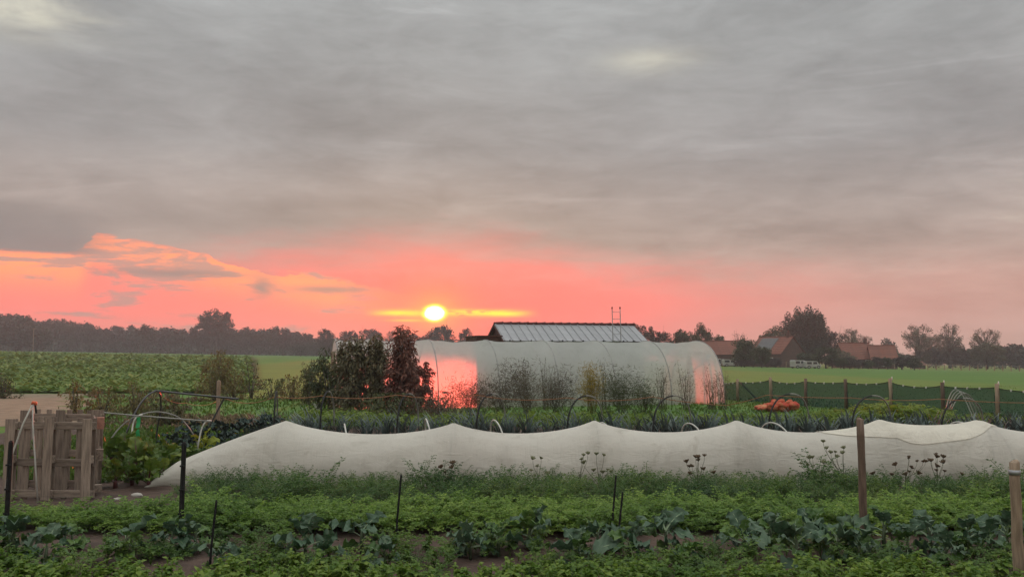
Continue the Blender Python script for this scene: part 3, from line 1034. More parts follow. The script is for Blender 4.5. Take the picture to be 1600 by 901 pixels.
for row, (yr, dx) in enumerate(((20.6, .185), (21.5, .2))):
    x = -6.3 - .2 * row
    while x < 13.6 and cnt < 215:
        o = link('leek_plant', rg.choice(LEEK), None, (x, yr + rg.uniform(-.1, .1), .03))
        o.rotation_euler = (rg.uniform(-.1, .1), rg.uniform(-.1, .1), rg.uniform(-.7, .7))
        s = rg.uniform(.85, 1.2)
        o.scale = (s, s, s)
        tag(o, 'blue green leek with strap leaves in the rows behind the fleece', 'leek', 'leeks in the rows behind the fleece')
        x += dx * rg.uniform(.75, 1.25)
        cnt += 1

# ------------------------------------------------------------------ fleece tunnel
HO = [-3.55, -0.92, 1.30, 3.55, 5.80, 7.35, 9.6]
HH = [.95, .92, .96, .96, .955, .95, .95]
FY = 13.62


def fleece_H(x):
    if x <= HO[0]:
        t = min(1.0, (HO[0] - x) / 1.64)
        return .95 - .62 * t + .02 * math.sin(t * math.pi)
    for i in range(len(HO) - 1):
        if HO[i] <= x <= HO[i + 1]:
            u = (x - HO[i]) / (HO[i + 1] - HO[i])
            sag = .2 * min(1.0, (HO[i + 1] - HO[i]) / 2.3)
            if i == 4:
                sag = .09
            q = 4 * u * (1 - u)
            return HH[i] * (1 - u) + HH[i + 1] * u - sag * (q ** .8)
    return HH[-1]


def fleece_pt(x, t, off=0.0):
    """t 0..1 from the front foot over the ridge to the back foot"""
    H = fleece_H(x)
    k = max(0.0, min(1.0, (H / .95)))
    end = min(1.0, max(0.0, (-5.17 - x) / .25))
    wd = (.70 - .06 * (1 - k)) * (1 + .3 * end)
    a = math.pi * t
    ca, sa = math.cos(a), math.sin(a)
    yy_ = -wd * math.copysign(abs(ca) ** .8, ca)
    zz = H * (sa ** .8) * max(0.0, 1 - end) ** .55
    d = min(abs(x - h) for h in HO)
    fold = .013 * (1 - 2 * abs(math.sin(x * 11 + t * 5)) ** .6) * math.exp(-d * 2.6) * sa * abs(ca) + .005 * math.sin(x * 4.1 + math.sin(t * 9 + x) * 1.5) * sa * abs(ca)
    fold += .004 * math.sin(t * 46 + 4 * math.sin(x * 1.3)) * math.exp(-((d - .8) / .7) ** 2) * abs(ca)
    skirt = (1 - sa) ** 3 * .04 * math.sin(x * 9 + 2 * math.sin(x * 3.1))
    n = Vector((0, -ca, sa))
    return Vector((x, FY + yy_, max(.035, zz))) + n * (fold + off) + Vector((0, skirt * (-1 if ca > 0 else 1), 0))


def fleece_sheet(x0, x1, nx, t0, t1, nt, off, hem=None):
    V, Q = [], []
    for i in range(nx + 1):
        x = x0 + (x1 - x0) * i / nx
        for j in range(nt + 1):
            a = t0 if hem is None else t0 + hem(x)
            t = a + (t1 - a) * j / nt
            V.append(fleece_pt(x, t, off))
    for i in range(nx):
        for j in range(nt):
            a = i * (nt + 1) + j
            Q.append((a, a + nt + 1, a + nt + 2, a + 1))
    return V, Q


ft = empty('fleece_tunnel', (2.0, FY, 0))
tag(ft, 'long low tunnel of whitish garden fleece draped over hoops', 'fleece tunnel')
Minv = Matrix.Translation((-2.0, -FY, 0))
V, Q = fleece_sheet(-5.42, 9.5, 330, 0, 1, 44, 0)
link('cover', np_mesh('cover', [Minv @ v for v in V], Q, M_fleece, smooth=True), ft)
V, Q = fleece_sheet(4.85, 7.5, 80, .0, .9, 26, .012, hem=lambda x: min(.49, .235 + .2 * ((x - 6.25) / 1.3) ** 2 + .012 * math.sin(x * 6)))
o = link('overlapping_sheet', np_mesh('overlapping_sheet', [Minv @ v for v in V], Q, M_fleece2, smooth=True), ft)
o['label'] = 'second lighter layer of fleece folded over the top'
for x in HO[:-1]:
    for dx in (-.16, .16) if x in (3.55, 7.35) else (0.0,):
        pts = []
        for k in range(17):
            q_ = fleece_pt(x + dx * abs(math.cos(math.pi * k / 16)), k / 16, -.03)
            pts.append(q_ - Vector((2.0, FY, 0)))
        MB().tube(pts, .012, 6).build('hoop', M_black, ft, True)

# small white hoops behind the fleece
for px, py, w_, lab in ((547, 662, .28, 'short white hoop end just behind the fleece, nearest the kale'),
                        (674, 654, .3, 'white pipe hoop peeping over the fleece left of its second peak'),
                        (781, 656, .45, 'white pipe hoop peeping over the fleece right of its second peak'),
                        (950, 660, .42, 'white pipe hoop peeping over the fleece right of its third peak'),
                        (1086, 661, .45, 'white pipe hoop peeping over the fleece left of its fourth peak'),
                        (1215, 660, .6, 'white pipe hoop peeping over the fleece before the red sacks'),
                        (1507, 659, .4, 'white pipe hoop end above the fleece at its last peak')):
    Y0 = 15.6
    c = at(px, py, Y0)
    pts = [(w_ * .32 * math.cos(a) - .1 * math.sin(a), .9 * -math.cos(a) * .5, c.z * math.sin(a) ** .6) for a in np.linspace(math.pi, 0, 19)]
    o = MB().tube(pts, .014, 7).build('white_hoop', M_wpipe, None, True, (c.x, Y0, 0))
    tag(o, lab, 'hoop', 'white hoops behind the fleece')

# black hoops over the leeks
LEEKH = []
for k, (px, py, dx) in enumerate(((428, 613, 5), (500, 613, 22), (620, 617, 34), (744, 617, 46), (886, 620, 56), (1020, 620, 60), (1201, 617, 64), (1331, 620, 62), (1471, 624, 66))):
    Y0 = 19.9
    c = at(px, py, Y0 + .5)
    b = at(px, 676, Y0)
    b2x = at(px + dx, 660, Y0 + 2.2).x
    H = c.z
    near, far = Vector((b.x, Y0, 0)), Vector((b2x, Y0 + 2.2, 0))
    pts = []
    for s in np.linspace(0, 1, 25):
        a = math.pi * s
        w01 = .5 - .5 * math.copysign(abs(math.cos(a)) ** .9, math.cos(a))
        q_ = near.lerp(far, w01)
        q_.z = H * math.sin(a) ** .62
        pts.append(q_ - near)
    e = empty('pipe_hoop', near)
    MB().tube(pts[:13], .02, 8).build('pipe', M_black, e, True)
    MB().tube(pts[12:], .019, 8).build('sky_sheen_pipe', M_gpipe, e, True)  # far half of the black pipe in grey, sky sheen put into its colour
    names = ['first', 'second', 'third', 'fourth', 'fifth', 'sixth', 'seventh', 'eighth', 'ninth']
    tag(e, names[k] + ' black pipe hoop over the leeks, counted from the wooden post', 'hoop', 'black hoops over the leek bed')
    LEEKH.append(Vector((c.x, Y0 + .6, H)))

# loose white hoops bundle
e = empty('hoop_bundle', gnd(1505, 668))
for k in range(4):
    a0 = at(1478 + k * 3, 640, 23.2) - e.location
    t0_ = at(1496 + k * 5, 609 + k * 2, 23.4) - e.location
    a1 = at(1523 + k * 4.5, 662, 23.0 + .2 * k) - e.location
    pts = []
    for s in np.linspace(0, 1, 21):
        q_ = (1 - s) ** 2 * a0 + 2 * s * (1 - s) * (t0_ * 2 - (a0 + a1) * .5) + s * s * a1
        pts.append(q_)
    MB().tube(pts, .013, 7).build('pipe', M_gpipe, e, True)
tag(e, 'bundle of loose bent pale pipes by the shade net fence', 'pipes')

# ------------------------------------------------------------------ twine


def twine(name, pts, label, sag=.12, r=.008):
    mb = MB()
    P_ = []
    for a, b in zip(pts[:-1], pts[1:]):
        for s in np.linspace(0, 1, 9)[:-1]:
            q_ = Vector(a).lerp(Vector(b), s)
            q_.z -= sag * 4 * s * (1 - s) * min(1.0, (Vector(b) - Vector(a)).length / 4)
            P_.append(q_)
    P_.append(Vector(pts[-1]))
    o = mb.tube(P_, r, 5).build(name, M_twine, None, True)
    tag(o, label, 'twine')


h = LEEKH
twine('twine', [at(352, 622, 23.4), h[0] + Vector((0, 0, -.1)), h[1] + Vector((0, 0, -.08)), h[2], h[3], h[4] + Vector((0, 0, -.02)), h[5]],
      'orange twine strung from the wooden post along the hoops to the tunnel end', .16)
twine('twine', [h[5], at(1135, 633, 21.6), h[6] + Vector((0, 0, .0)), h[7] + Vector((0, 0, -.02)), at(1400, 625, 20.6), h[8] + Vector((0, 0, .01)), at(1640, 629, 20.0)],
      'orange twine running on past the red sacks to the right edge', .05)
twine('twine', [at(252, 618, 17.6), at(290, 629, 20), at(338, 627, 23.3)], 'loose orange twine from the pipe frame to the wooden post', .1, .006)

# ------------------------------------------------------------------ posts and stakes


def round_post(name, px, pyb, pyt, r, mat, label, cat='post', Y=None, knots=True, tilt=0.0, cap=None):
    g = gnd(px, pyb) if Y is None else Vector((at(px, pyb, Y).x, Y, 0))
    H = at(px, pyt, g.y).z
    rr = random.Random(px)
    e = empty(name, g)
    pts, rs = [], []
    for k in range(9):
        t = k / 8
        pts.append((tilt * t + rr.uniform(-.004, .004), rr.uniform(-.004, .004), -.15 + (H + .15) * t))
        rs.append(r * (1.06 - .1 * t) * rr.uniform(.96, 1.04))
    pts.append((tilt, 0, H + .006))
    rs.append(r * .8)
    MB().tube(pts, rs, 12).build('pole', mat, e, True)
    if cap:
        MB().tube([(tilt, 0, H - .1), (tilt, 0, H - .06)], r * 1.1, 12).build('wire_wrap', cap, e, True)
    tag(e, label, cat)
    return e


round_post('wooden_post', 1349, 812, 655, .039, M_post, 'dark brown wooden post standing before the fleece', Y=9.1)
round_post('wooden_post', 1594, 930, 722, .042, M_postp, 'pale weathered wooden post at the front corner', cap=M_galv)
round_post('wooden_post', 340, 668, 595, .055, M_postp, 'pale round wooden post on the lawn behind the kale')
for px, pb, pt, r, lab in ((10, 815, 688, .026, 'thick black stake before the pallets'),
                           (283, 808, 690, .028, 'thick black stake before the low end of the fleece'),
                           (326, 905, 780, .011, 'thin black stake leaning in the front left vegetables'),
                           (618, 855, 740, .011, 'thin black stake beside the middle soil patch'),
                           (956, 840, 742, .011, 'thin black stake, taller of the pair in the middle'),
                           (966, 850, 768, .011, 'thin black stake, shorter of the pair in the middle')):
    g = gnd(px, pb)
    if r > .02:
        g = Vector((at(px, pb, 9.5).x, 9.5, 0))
    H = at(px, pt, g.y).z
    e = empty('garden_stake', g)
    tl = .05 if r < .02 else 0.01
    MB().tube([(0, 0, -.12), (tl * .3, 0, H * .4), (tl, 0, H - .02), (tl, 0, H)], [r, r, r * .95, r * .5], 8).build('rod', M_black, e)
    for zz in (.25, .5, .75):
        MB().box((tl * zz, -r, H * zz), (r * 1.5, r * 1.6, .018)).build('clip', M_black, e)
    tag(e, lab, 'stake')
# thin net wires between the stakes
e = empty('wire_netting', (-4.2, 9.45, 0))
for k in range(6):
    zz = .06 + .075 * k
    pts = [(x, .02 * math.sin(x * 2 + k), zz + .012 * math.sin(x * 1.3 + k * .7)) for x in np.linspace(-2.4, 10.2, 40)]
    MB().tube(pts, .001, 3).build('wire', M_black, e)
tag(e, 'fine dark wire netting strung between the thick stakes and the brown post', 'netting')

# stake with cup, white bucket, stone
g = gnd(535, 648)
e = empty('marker_stake', g)
H = at(537, 596, g.y).z
MB().tube([(0, 0, -.05), (.03, 0, H - .22)], .014, 7).build('rod', M_gpipe, e, True)
MB().tube([(.03, 0, H - .22), (.03, 0, H - .15), (.032, 0, H - .1), (.034, 0, H)], [.03, .035, .07, .085], 10).build('cup', M_gpipe, e, True)
tag(e, 'thin grey stake topped with an upturned cup before the dark shrubs', 'stake')
g = gnd(497, 643)
e = empty('bucket', g)
MB().tube([(0, 0, .0), (0, 0, .05), (0, 0, .26), (0, 0, .28), (0, 0, .28), (0, 0, .1)], [.12, .13, .16, .17, .15, .12], 16).build('pail', M_white, e, True)
MB().tube([(.165 * math.cos(a), 0, .26 + .1 * math.sin(a)) for a in np.linspace(0, math.pi, 12)], .006, 5).build('handle', M_galv, e, True)
tag(e, 'white plastic bucket on the grass by the dark shrubs', 'bucket')
for px, py, s, lab in ((214, 778, .06, 'larger pale stone on the soil at the fleece end'), (184, 784, .04, 'small pale stone beside the pallet foot')):
    g = gnd(px, py)
    rr = random.Random(px)
    V, Q = [], []
    for i in range(7):
        for j in range(10):
            a, b = math.pi * i / 6, 2 * math.pi * j / 10
            k = s * rr.uniform(.85, 1.1)
            V.append((k * 1.5 * math.sin(a) * math.cos(b), k * math.sin(a) * math.sin(b), .04 + k * .6 * math.cos(a)))
    for i in range(6):
        for j in range(10):
            Q.append((i * 10 + j, (i + 1) * 10 + j, (i + 1) * 10 + (j + 1) % 10, i * 10 + (j + 1) % 10))
    o = link('stone', np_mesh('stone', V, Q, M_stone, smooth=True), None, g)
    tag(o, lab, 'stone')

# ------------------------------------------------------------------ pallets
rp = random.Random(3)


def board(parent, c, s, mat=None, name='plank', bv=.004):
    vert = s[2] > s[0]
    o = MB().box((0, 0, 0), (s[0] * rp.uniform(.97, 1.03), s[1], s[2]), cut=bv).build(name, mat or (M_wood if vert else M_woodh), parent)
    o.location = c
    o.rotation_euler = (rp.uniform(-.006, .006), rp.uniform(-.012, .012), 0)
    return o


def pallet(loc, rz, W, H, label, slats, tilt=0.0, wide=(.0,)):
    """pallet stood on end, broad runners towards -Y"""
    e = empty('wooden_pallet', loc, rz)
    e.rotation_euler = (tilt, 0, rz)
    for x in (-W / 2 + .065, .0, W / 2 - .065):
        board(e, (x, -.066, H / 2 + rp.uniform(-.01, .01)), (.13, .022, H))
        for z in (.08, H / 2, H - .1):
            o = MB().box((0, 0, 0), (.12, .075, .1), cut=.004).build('block', [M_woodh], e)
            o.location = (x, -.017, z)
    for z in (.08, H / 2 - .05, H - .1):
        board(e, (0, .032, z), (W, .02, .1), M_woodh)
    n = slats
    for k in range(n):
        x = -W / 2 + .05 + (W - .1) * k / (n - 1)
        board(e, (x, .054, H / 2 + rp.uniform(-.015, .02)), (.078 if k not in (0, n - 1) else .1, .02, H))
    tag(e, label, 'pallet', 'pallets of the compost bin')
    return e


a = gnd(6, 783)
b = gnd(137, 786)
c = (a + b) * .5
pallet((c.x, c.y + .07, .02), math.atan2(b.y - a.y, b.x - a.x) * .3, (b - a).length - .02, at(70, 656, c.y).z, 'weathered wooden pallet standing upright as the front of the bin', 7)
YB = c.y + 1.0
zt = at(100, 643, YB).z
xa, xb = at(34, 700, YB).x, at(157, 700, YB).x
pallet(((xa + xb) / 2, YB, .02), .02, xb - xa, zt, 'taller grey wooden pallet standing behind the front one', 8)
# side rails of the bin
e = empty('side_pallet', (b.x + .0, c.y + .12, 0), 0)
dirx, diry = xb - .06 - b.x, YB - .12 - c.y - .05
ang = math.atan2(diry, dirx)
ln = math.hypot(dirx, diry) - .06
for z, hz in ((.12, .1), (.58, .16), (1.02, .16)):
    o = MB().box((0, 0, 0), (ln, .022, hz), cut=.004).build('rail', M_woodh, e)
    o.location = (dirx / 2 - .03, diry / 2, z)
    o.rotation_euler = (0, 0, ang)
    o = MB().box((0, 0, 0), (.1, .1, hz), cut=.004).build('block', M_endgr if z > .9 else M_woodh, e)
    o.location = (dirx * .42 + .05, diry * .42, z)
    o.rotation_euler = (0, 0, ang)
tag(e, 'side boards with reddish end blocks joining the two upright pallets', 'pallet')

# bent white pipe with orange tip leaning on the pallet
top = at(52, 629, c.y - .25)
e = empty('bent_pipe', gnd(30, 792))
l0 = e.location
pA, pB = at(6, 775, c.y - .3), at(59, 786, c.y - .22)
MB().tube([pA - l0, at(17, 715, c.y - .28) - l0, at(36, 662, c.y - .26) - l0, top - l0], .011, 8).build('pipe', M_wpipe, e, True)
MB().tube([pB - l0, at(55, 720, c.y - .23) - l0, at(51, 660, c.y - .24) - l0, top - l0], .011, 8).build('pipe', M_wpipe, e, True)
MB().tube([top - l0 + Vector((-.02, 0, -.02)), top - l0 + Vector((.0, 0, .005)), top - l0 + Vector((.03, 0, .0)), top - l0 + Vector((.04, 0, -.03))], [.014, .024, .024, .014], 9).build('tip_cap', M_orange, e, True)
MB().box(tuple(top - l0 + Vector((.035, 0, -.075))), (.022, .012, .13), M=Matrix.Rotation(-.15, 3, 'Y')).build('tag_strip', M_black, e)
tag(e, 'bent white pipe with an orange tip leaning over the front pallet', 'pipe')

# ------------------------------------------------------------------ pipe frames left of the fleece


def pipe(parent, pts, r, mat, name='pipe'):
    l = parent.location
    P_ = [Vector(q) - l for q in pts]
    Q_ = [P_[0]]
    for i in range(len(P_) - 1):      # smooth
        p0 = P_[max(i - 1, 0)]; p1 = P_[i]; p2 = P_[i + 1]; p3 = P_[min(i + 2, len(P_) - 1)]
        for s in (.25, .5, .75, 1.0):
            Q_.append(.5 * ((2 * p1) + (p2 - p0) * s + (2 * p0 - 5 * p1 + 4 * p2 - p3) * s * s + (3 * p1 - p0 - 3 * p2 + p3) * s ** 3))
    MB().tube(Q_, r, 8).build(name, mat, parent, True)


e = empty('pipe_structure', gnd(193, 714))
pipe(e, [gnd(188, 715), at(196, 680, 16.7), at(213, 641, 16.9), at(228, 620, 17.1), at(243, 611, 17.4), at(250, 616, 17.9), at(251, 640, 18.3), at(246, 668, 18.5), at(243, 695, 18.6)], .018, M_pipe)
pipe(e, [gnd(319, 706), at(325, 672, 17.6), at(338, 645, 17.6), at(351, 620, 17.6)], .018, M_pipe)
pipe(e, [at(241, 610, 17.4), at(300, 616, 17.5), at(373, 623, 17.6)], .02, M_pipe, 'ridge_pipe')
tag(e, 'dark pipe frame with a sloping ridge bar above the chard', 'pipe frame')
e = empty('low_hoop', gnd(170, 722))
pipe(e, [gnd(166, 722), at(171, 691, 15.9), at(190, 665, 16.0), at(215, 649, 16.0), at(243, 643, 16.1), at(268, 647, 16.1), at(285, 656, 16.2), at(298, 672, 16.2), at(308, 692, 16.3), gnd(312, 720)], .013, M_gpipe)
tag(e, 'wide low grey pipe hoop arching over the chard', 'hoop')
e = empty('white_pipe_structure', gnd(205, 724))
pipe(e, [at(138, 642, 14.9), at(215, 649, 15.5), at(331, 658, 16.0)], .013, M_gpipe, 'ridge_pipe')
pipe(e, [gnd(203, 726), at(205, 690, 15.4), at(208, 662, 15.45), at(214, 651, 15.5), at(222, 647, 15.9)], .014, M_wpipe)
pipe(e, [gnd(306, 722), at(309, 698, 15.9), at(315, 670, 15.95), at(322, 658, 16.0), at(330, 657, 16.4)], .014, M_wpipe)
tag(e, 'white pipe frame with a long grey ridge bar reaching the pallets', 'pipe frame')
t0_ = at(216, 651, 15.45)
V, Q = [], []
for i in range(9):
    z = -.345 * i / 8
    for s in (-1, 1):
        for d in (-.0012, .0012):
            V.append((s * .034 + .006 * math.sin(i), d + .01 * math.sin(i * .9), z))
for i in range(8):
    a_ = i * 4
    Q += [(a_, a_ + 2, a_ + 6, a_ + 4), (a_ + 1, a_ + 5, a_ + 7, a_ + 3)]
o = link('green_ribbon', np_mesh('green_ribbon', V, Q, M_green, smooth=True), None, t0_)
tag(o, 'bright green tape hanging from the white pipe frame', 'tape')

# ------------------------------------------------------------------ polytunnel
AX = Vector((math.cos(math.radians(15.4)), math.sin(math.radians(15.4)), 0))
DX = Vector((-AX.y, AX.x, 0))
PT0 = gnd(1133, 631)                       # right near foot
LT, HW, HT = 15.7, 2.5, 2.64
tun = empty('polytunnel', PT0)
tag(tun, 'large translucent plastic polytunnel with ribs behind the vegetable beds', 'polytunnel')
HPOS = [0, 2.4, 4.8, 7.2, 9.6, 12.0, 14.4, 15.7]


def tun_pt(l, t, off=0.0):
    a = math.pi * t
    d = min(abs(l - h_) for h_ in HPOS)
    i = max(k for k in range(len(HPOS)) if HPOS[k] <= l + 1e-6)
    u = 0 if i >= len(HPOS) - 1 else (l - HPOS[i]) / (HPOS[i + 1] - HPOS[i])
    sag = -.085 * (4 * u * (1 - u)) ** .8
    sa, ca = math.sin(a), math.cos(a)
    rx = HW + sag + off
    rz = HT + sag + off
    y = HW - rx * math.copysign(abs(ca) ** .92, ca)
    z = rz * sa ** .82
    wr = .012 * math.sin(l * 7 + t * 20) * math.sin(a) + .008 * math.sin(l * 3.1 - t * 33)
    return -AX * l + DX * (y) + Vector((0, 0, z)) + (DX * -ca + Vector((0, 0, sa))) * wr * (1 if d > .1 else 0)


NL, NT_ = 120, 44
V = [tun_pt(LT * i / NL, j / NT_) for i in range(NL + 1) for j in range(NT_ + 1)]
Q = [(i * (NT_ + 1) + j, i * (NT_ + 1) + j + 1, (i + 1) * (NT_ + 1) + j + 1, (i + 1) * (NT_ + 1) + j) for i in range(NL) for j in range(NT_)]
link('plastic_cover', np_mesh('plastic_cover', V, Q, M_poly, smooth=True), tun)
for l in HPOS:
    MB().tube([tun_pt(l, k / 32, -.005) for k in range(33)], 0.024, 8).build('rib', M_rib2, tun, True)
MB().tube([tun_pt(0.15, .27, -.04), tun_pt(1.9, .1, -.04)], .022, 6).build('brace', M_rib2, tun, True)
for l, nm in ((0.0, 'end_sheet'), (LT, 'end_sheet')):
    V = [tun_pt(l, j / 32, -.03) for j in range(33)] + [-AX * l + DX * HW]
    Q = [(j, j + 1, 33) for j in range(32) if not (False)]
    link(nm, np_mesh(nm, V, Q, M_poly), tun)
    for s in (-.75, .75):
        o = MB().box((0, 0, 1.05), (.07, .07, 2.1)).build('door_post', M_postp, tun)
        o.location = -AX * (l + (.06 if l else -.06)) + DX * (HW + s)
    o = MB().box((0, 0, 0), (.06, 1.6, .07), rz=math.radians(15.4)).build('door_lintel', M_postp, tun)
    o.location = -AX * (l + (.06 if l else -.06)) + DX * HW + Vector((0, 0, 2.13))

# ------------------------------------------------------------------ shed behind the tunnel
SH = at(787, 532, 42.0)
sh = empty('shed', (SH.x, SH.y, 0), math.radians(15.4))
tag(sh, 'small shed with a grey sheet roof and red ridge behind the polytunnel', 'shed')
SL, HS, EZ, RZ = 7.65, 1.9, SH.z, at(772, 506, 43.9).z
wallmb = MB()
o = MB().box((SL / 2, .25, EZ / 2 - .05), (SL - .3, .06, EZ - .1)).build('wall', M_shedw, sh)
MB().box((SL / 2, 2 * HS - .25, EZ / 2 - .05), (SL - .3, .06, EZ - .1)).build('wall', M_shedw, sh)
for x in (.15, SL - .15):      # gable ends, boarded
    n = 16
    for k in range(n):
        y = .28 + (2 * HS - .56) * (k + .5) / n
        top_ = EZ + (RZ - EZ) * (1 - abs(y - HS) / HS) - .12
        o = MB().box((0, 0, top_ / 2), (.03 + .008 * (k % 2), (2 * HS - .56) / n - .012, top_)).build('board', M_shedw, sh)
        o.location = (x, y, 0)
rf = empty('roof', (0, 0, 0))
rf.parent = sh
slope = math.atan2(RZ - EZ, HS)
sl_len = math.hypot(RZ - EZ, HS)
NP = 19
pmesh = None
pw = SL / NP
prof = [(-pw / 2 + .004, 0), (-pw / 2 + .03, 0), (-pw / 2 + .045, .035), (-pw / 2 + .075, .035), (-pw / 2 + .09, 0), (pw / 2 - .004, 0)]
mb = MB()
V = [(x, y, z + dz) for y in (0, sl_len + .04) for dz in (0, -.012) for x, z in prof]
n6 = len(prof)
Q = [(i, i + 1, 2 * n6 + i + 1, 2 * n6 + i) for i in range(n6 - 1)] + [(n6 + i + 1, n6 + i, 3 * n6 + i, 3 * n6 + i + 1) for i in range(n6 - 1)] + \
    [(i + 1, i, n6 + i, n6 + i + 1) for i in range(n6 - 1)]
mb.add(V, Q)
pmesh = mb.mesh('roof_panel', M_roofp)
for side in (0, 1):
    for k in range(NP):
        o = link('roof_panel', pmesh, rf)
        if side == 0:
            o.location = ((k + .5) * pw, -.02, EZ)
            o.rotation_euler = (slope, 0, 0)
        else:
            o.location = ((k + .5) * pw, 2 * HS + .02, EZ)
            o.rotation_euler = (slope, 0, math.pi)
            o.rotation_euler = (slope, 0, math.pi)
rm = MB().tube([(-.24, 0, 0), (-.1, 0, .012), (.2, 0, .02), (.22, 0, .055), (.26, 0, .055)], [.07, .075, .08, .075, .06], 8).mesh('ridge_tile', M_ridge, True)
for k in range(17):
    o = link('ridge_tile', rm, rf)
    o.location = (.22 + k * (SL - .4) / 16, HS, RZ + .02)
for k in range(14):
    o = MB().box((0, 0, 0), (.05, .1, .07), cut=.01).build('gutter_bracket', M_black, rf)
    o.location = (.3 + k * (SL - .6) / 13, -.06, EZ + .01)
MB().box((SL / 2, -.05, EZ - .09), (SL, .09, .1)).build('gutter', M_galv, sh)
for x in (-.02, SL + .02):
    for s in (0, 1):
        o = MB().box((0, sl_len / 2, -.03), (.04, sl_len, .13)).build('barge_board', M_shedw, rf)
        o.location = (x, 0 if s == 0 else 2 * HS, EZ - .03)
        o.rotation_euler = (slope if s == 0 else slope, 0, 0 if s == 0 else math.pi)
# lean-to
lt_ = empty('lean_to', (SH.x, SH.y, 0), math.radians(15.4))
tag(lt_, 'low red brown boarded lean-to at the gable end of the shed', 'lean-to')
LZ = at(745, 525, 42.5).z
for k in range(6):
    o = MB().box((0, 0, LZ / 2), (.2, .03 + .006 * (k % 2), LZ - .03)).build('board', M_shedw, lt_)
    o.location = (-1.1 + k * .205, .5, 0)
for k in range(8):
    o = MB().box((0, 0, LZ / 2), (.03 + .006 * (k % 2), .3, LZ - .03)).build('board', M_shedw, lt_)
    o.location = (-1.21, .68 + k * .31, 0)
MB().box((-.6, 1.75, LZ + .0), (1.36, 2.7, .06)).build('flat_roof', M_shedw, lt_)

# ladder
LA = at(963, 533, 41.6 + 1.6)
ld = empty('ladder', (LA.x, LA.y - .45, 0))
tz = at(963, 481, LA.y).z
for s in (-.2, .2):
    MB().tube([(s, -.25, 0), (s, .42, tz - .08), (s, .44, tz)], .022, 8).build('rail', M_galv, ld, True)
    MB().tube([(s, .43, tz - .05), (s, .445, tz), (s, .45, tz + .06)], [.03, .04, .022], 8).build('end_cap', M_black, ld, True)
nr = 12
for k in range(nr):
    t = (k + .6) / nr
    MB().tube([(-.2, -.25 + .68 * t, tz * t - .05), (.2, -.25 + .68 * t, tz * t - .05)], .014, 6).build('rung', M_galv, ld, True)
tag(ld, 'metal ladder standing up past the roof of the shed', 'ladder')

# ------------------------------------------------------------------ shade net fence
sf = empty('shade_fence', gnd(1258, 643))
tag(sf, 'dark green shade net fence with wooden posts before the meadow', 'fence')
FP = [(1152, 592, 38.0), (1204, 589, 35.8), (1258, 591, 33.8), (1321, 592, 31.8), (1391, 591, 29.8), (1472, 597, 27.6), (1557, 599, 25.6), (1650, 603, 23.6)]
fl = sf.location
tops = []
for k, (px, pt, Y0) in enumerate(FP):
    t_ = at(px, pt, Y0)
    rr = random.Random(k)
    MB().tube([Vector((t_.x, Y0, -.1)) - fl, Vector((t_.x + .01, Y0, t_.z * .5)) - fl, Vector((t_.x + rr.uniform(-.02, .02), Y0, t_.z)) - fl],
              [.065, .062, .058], 10).build('post', M_post if k in (2, 3, 5) else M_postp, sf, True)
    if k in (4, 5, 6):
        MB().tube([Vector((t_.x + .05, Y0 - .02, t_.z - .05)) - fl, Vector((t_.x + .05, Y0 - .02, t_.z + .07)) - fl], [.028, .012], 6).build('insulator', M_white, sf, True)
    tops.append(Vector((t_.x, Y0 + .09, t_.z - .12)))
q0 = at(1152, 595, 38.1)
MB().tube([Vector((q0.x + .05, 37.8, q0.z - .05)) - fl, Vector((q0.x + .75, 37.3, 0)) - fl], .045, 8).build('strut', M_post, sf, True)
tops = [at(1128, 598, 39.0) + Vector((0, 0, 0))] + tops
for k in range(len(tops) - 1):
    a, b = tops[k], tops[k + 1]
    V, Q = [], []
    nx, nz = 14, 8
    for i in range(nx + 1):
        u = i / nx
        q_ = a.lerp(b, u)
        ztop = q_.z - (.045 + .03 * (k % 3)) * (4 * u * (1 - u))
        for j in range(nz + 1):
            v = j / nz
            V.append(Vector((q_.x + .03 * math.sin(i * 1.1 + j), q_.y + .04 * math.sin(i * .9 + k) * v * (1 - v) * 4 + .02 * math.sin(j * 2.3 + i * .4), .02 + (ztop - .02) * v)) - fl)
    for i in range(nx):
        for j in range(nz):
            a_ = i * (nz + 1) + j
            Q.append((a_, a_ + nz + 1, a_ + nz + 2, a_ + 1))
    net = link('net_panel', np_mesh('net_panel', V, Q, M_net, smooth=True), sf)
    MB().tube([V[i * (nz + 1) + nz] for i in range(nx + 1)], .012, 5).build('top_cord', M_black, net)
    for u in (4, 7, 10):
        p_ = V[u * (nz + 1) + nz]
        MB().box(tuple(p_ + Vector((0, -.03, 0))), (.05, .03, .06), cut=.008).build('clip', M_white, net)

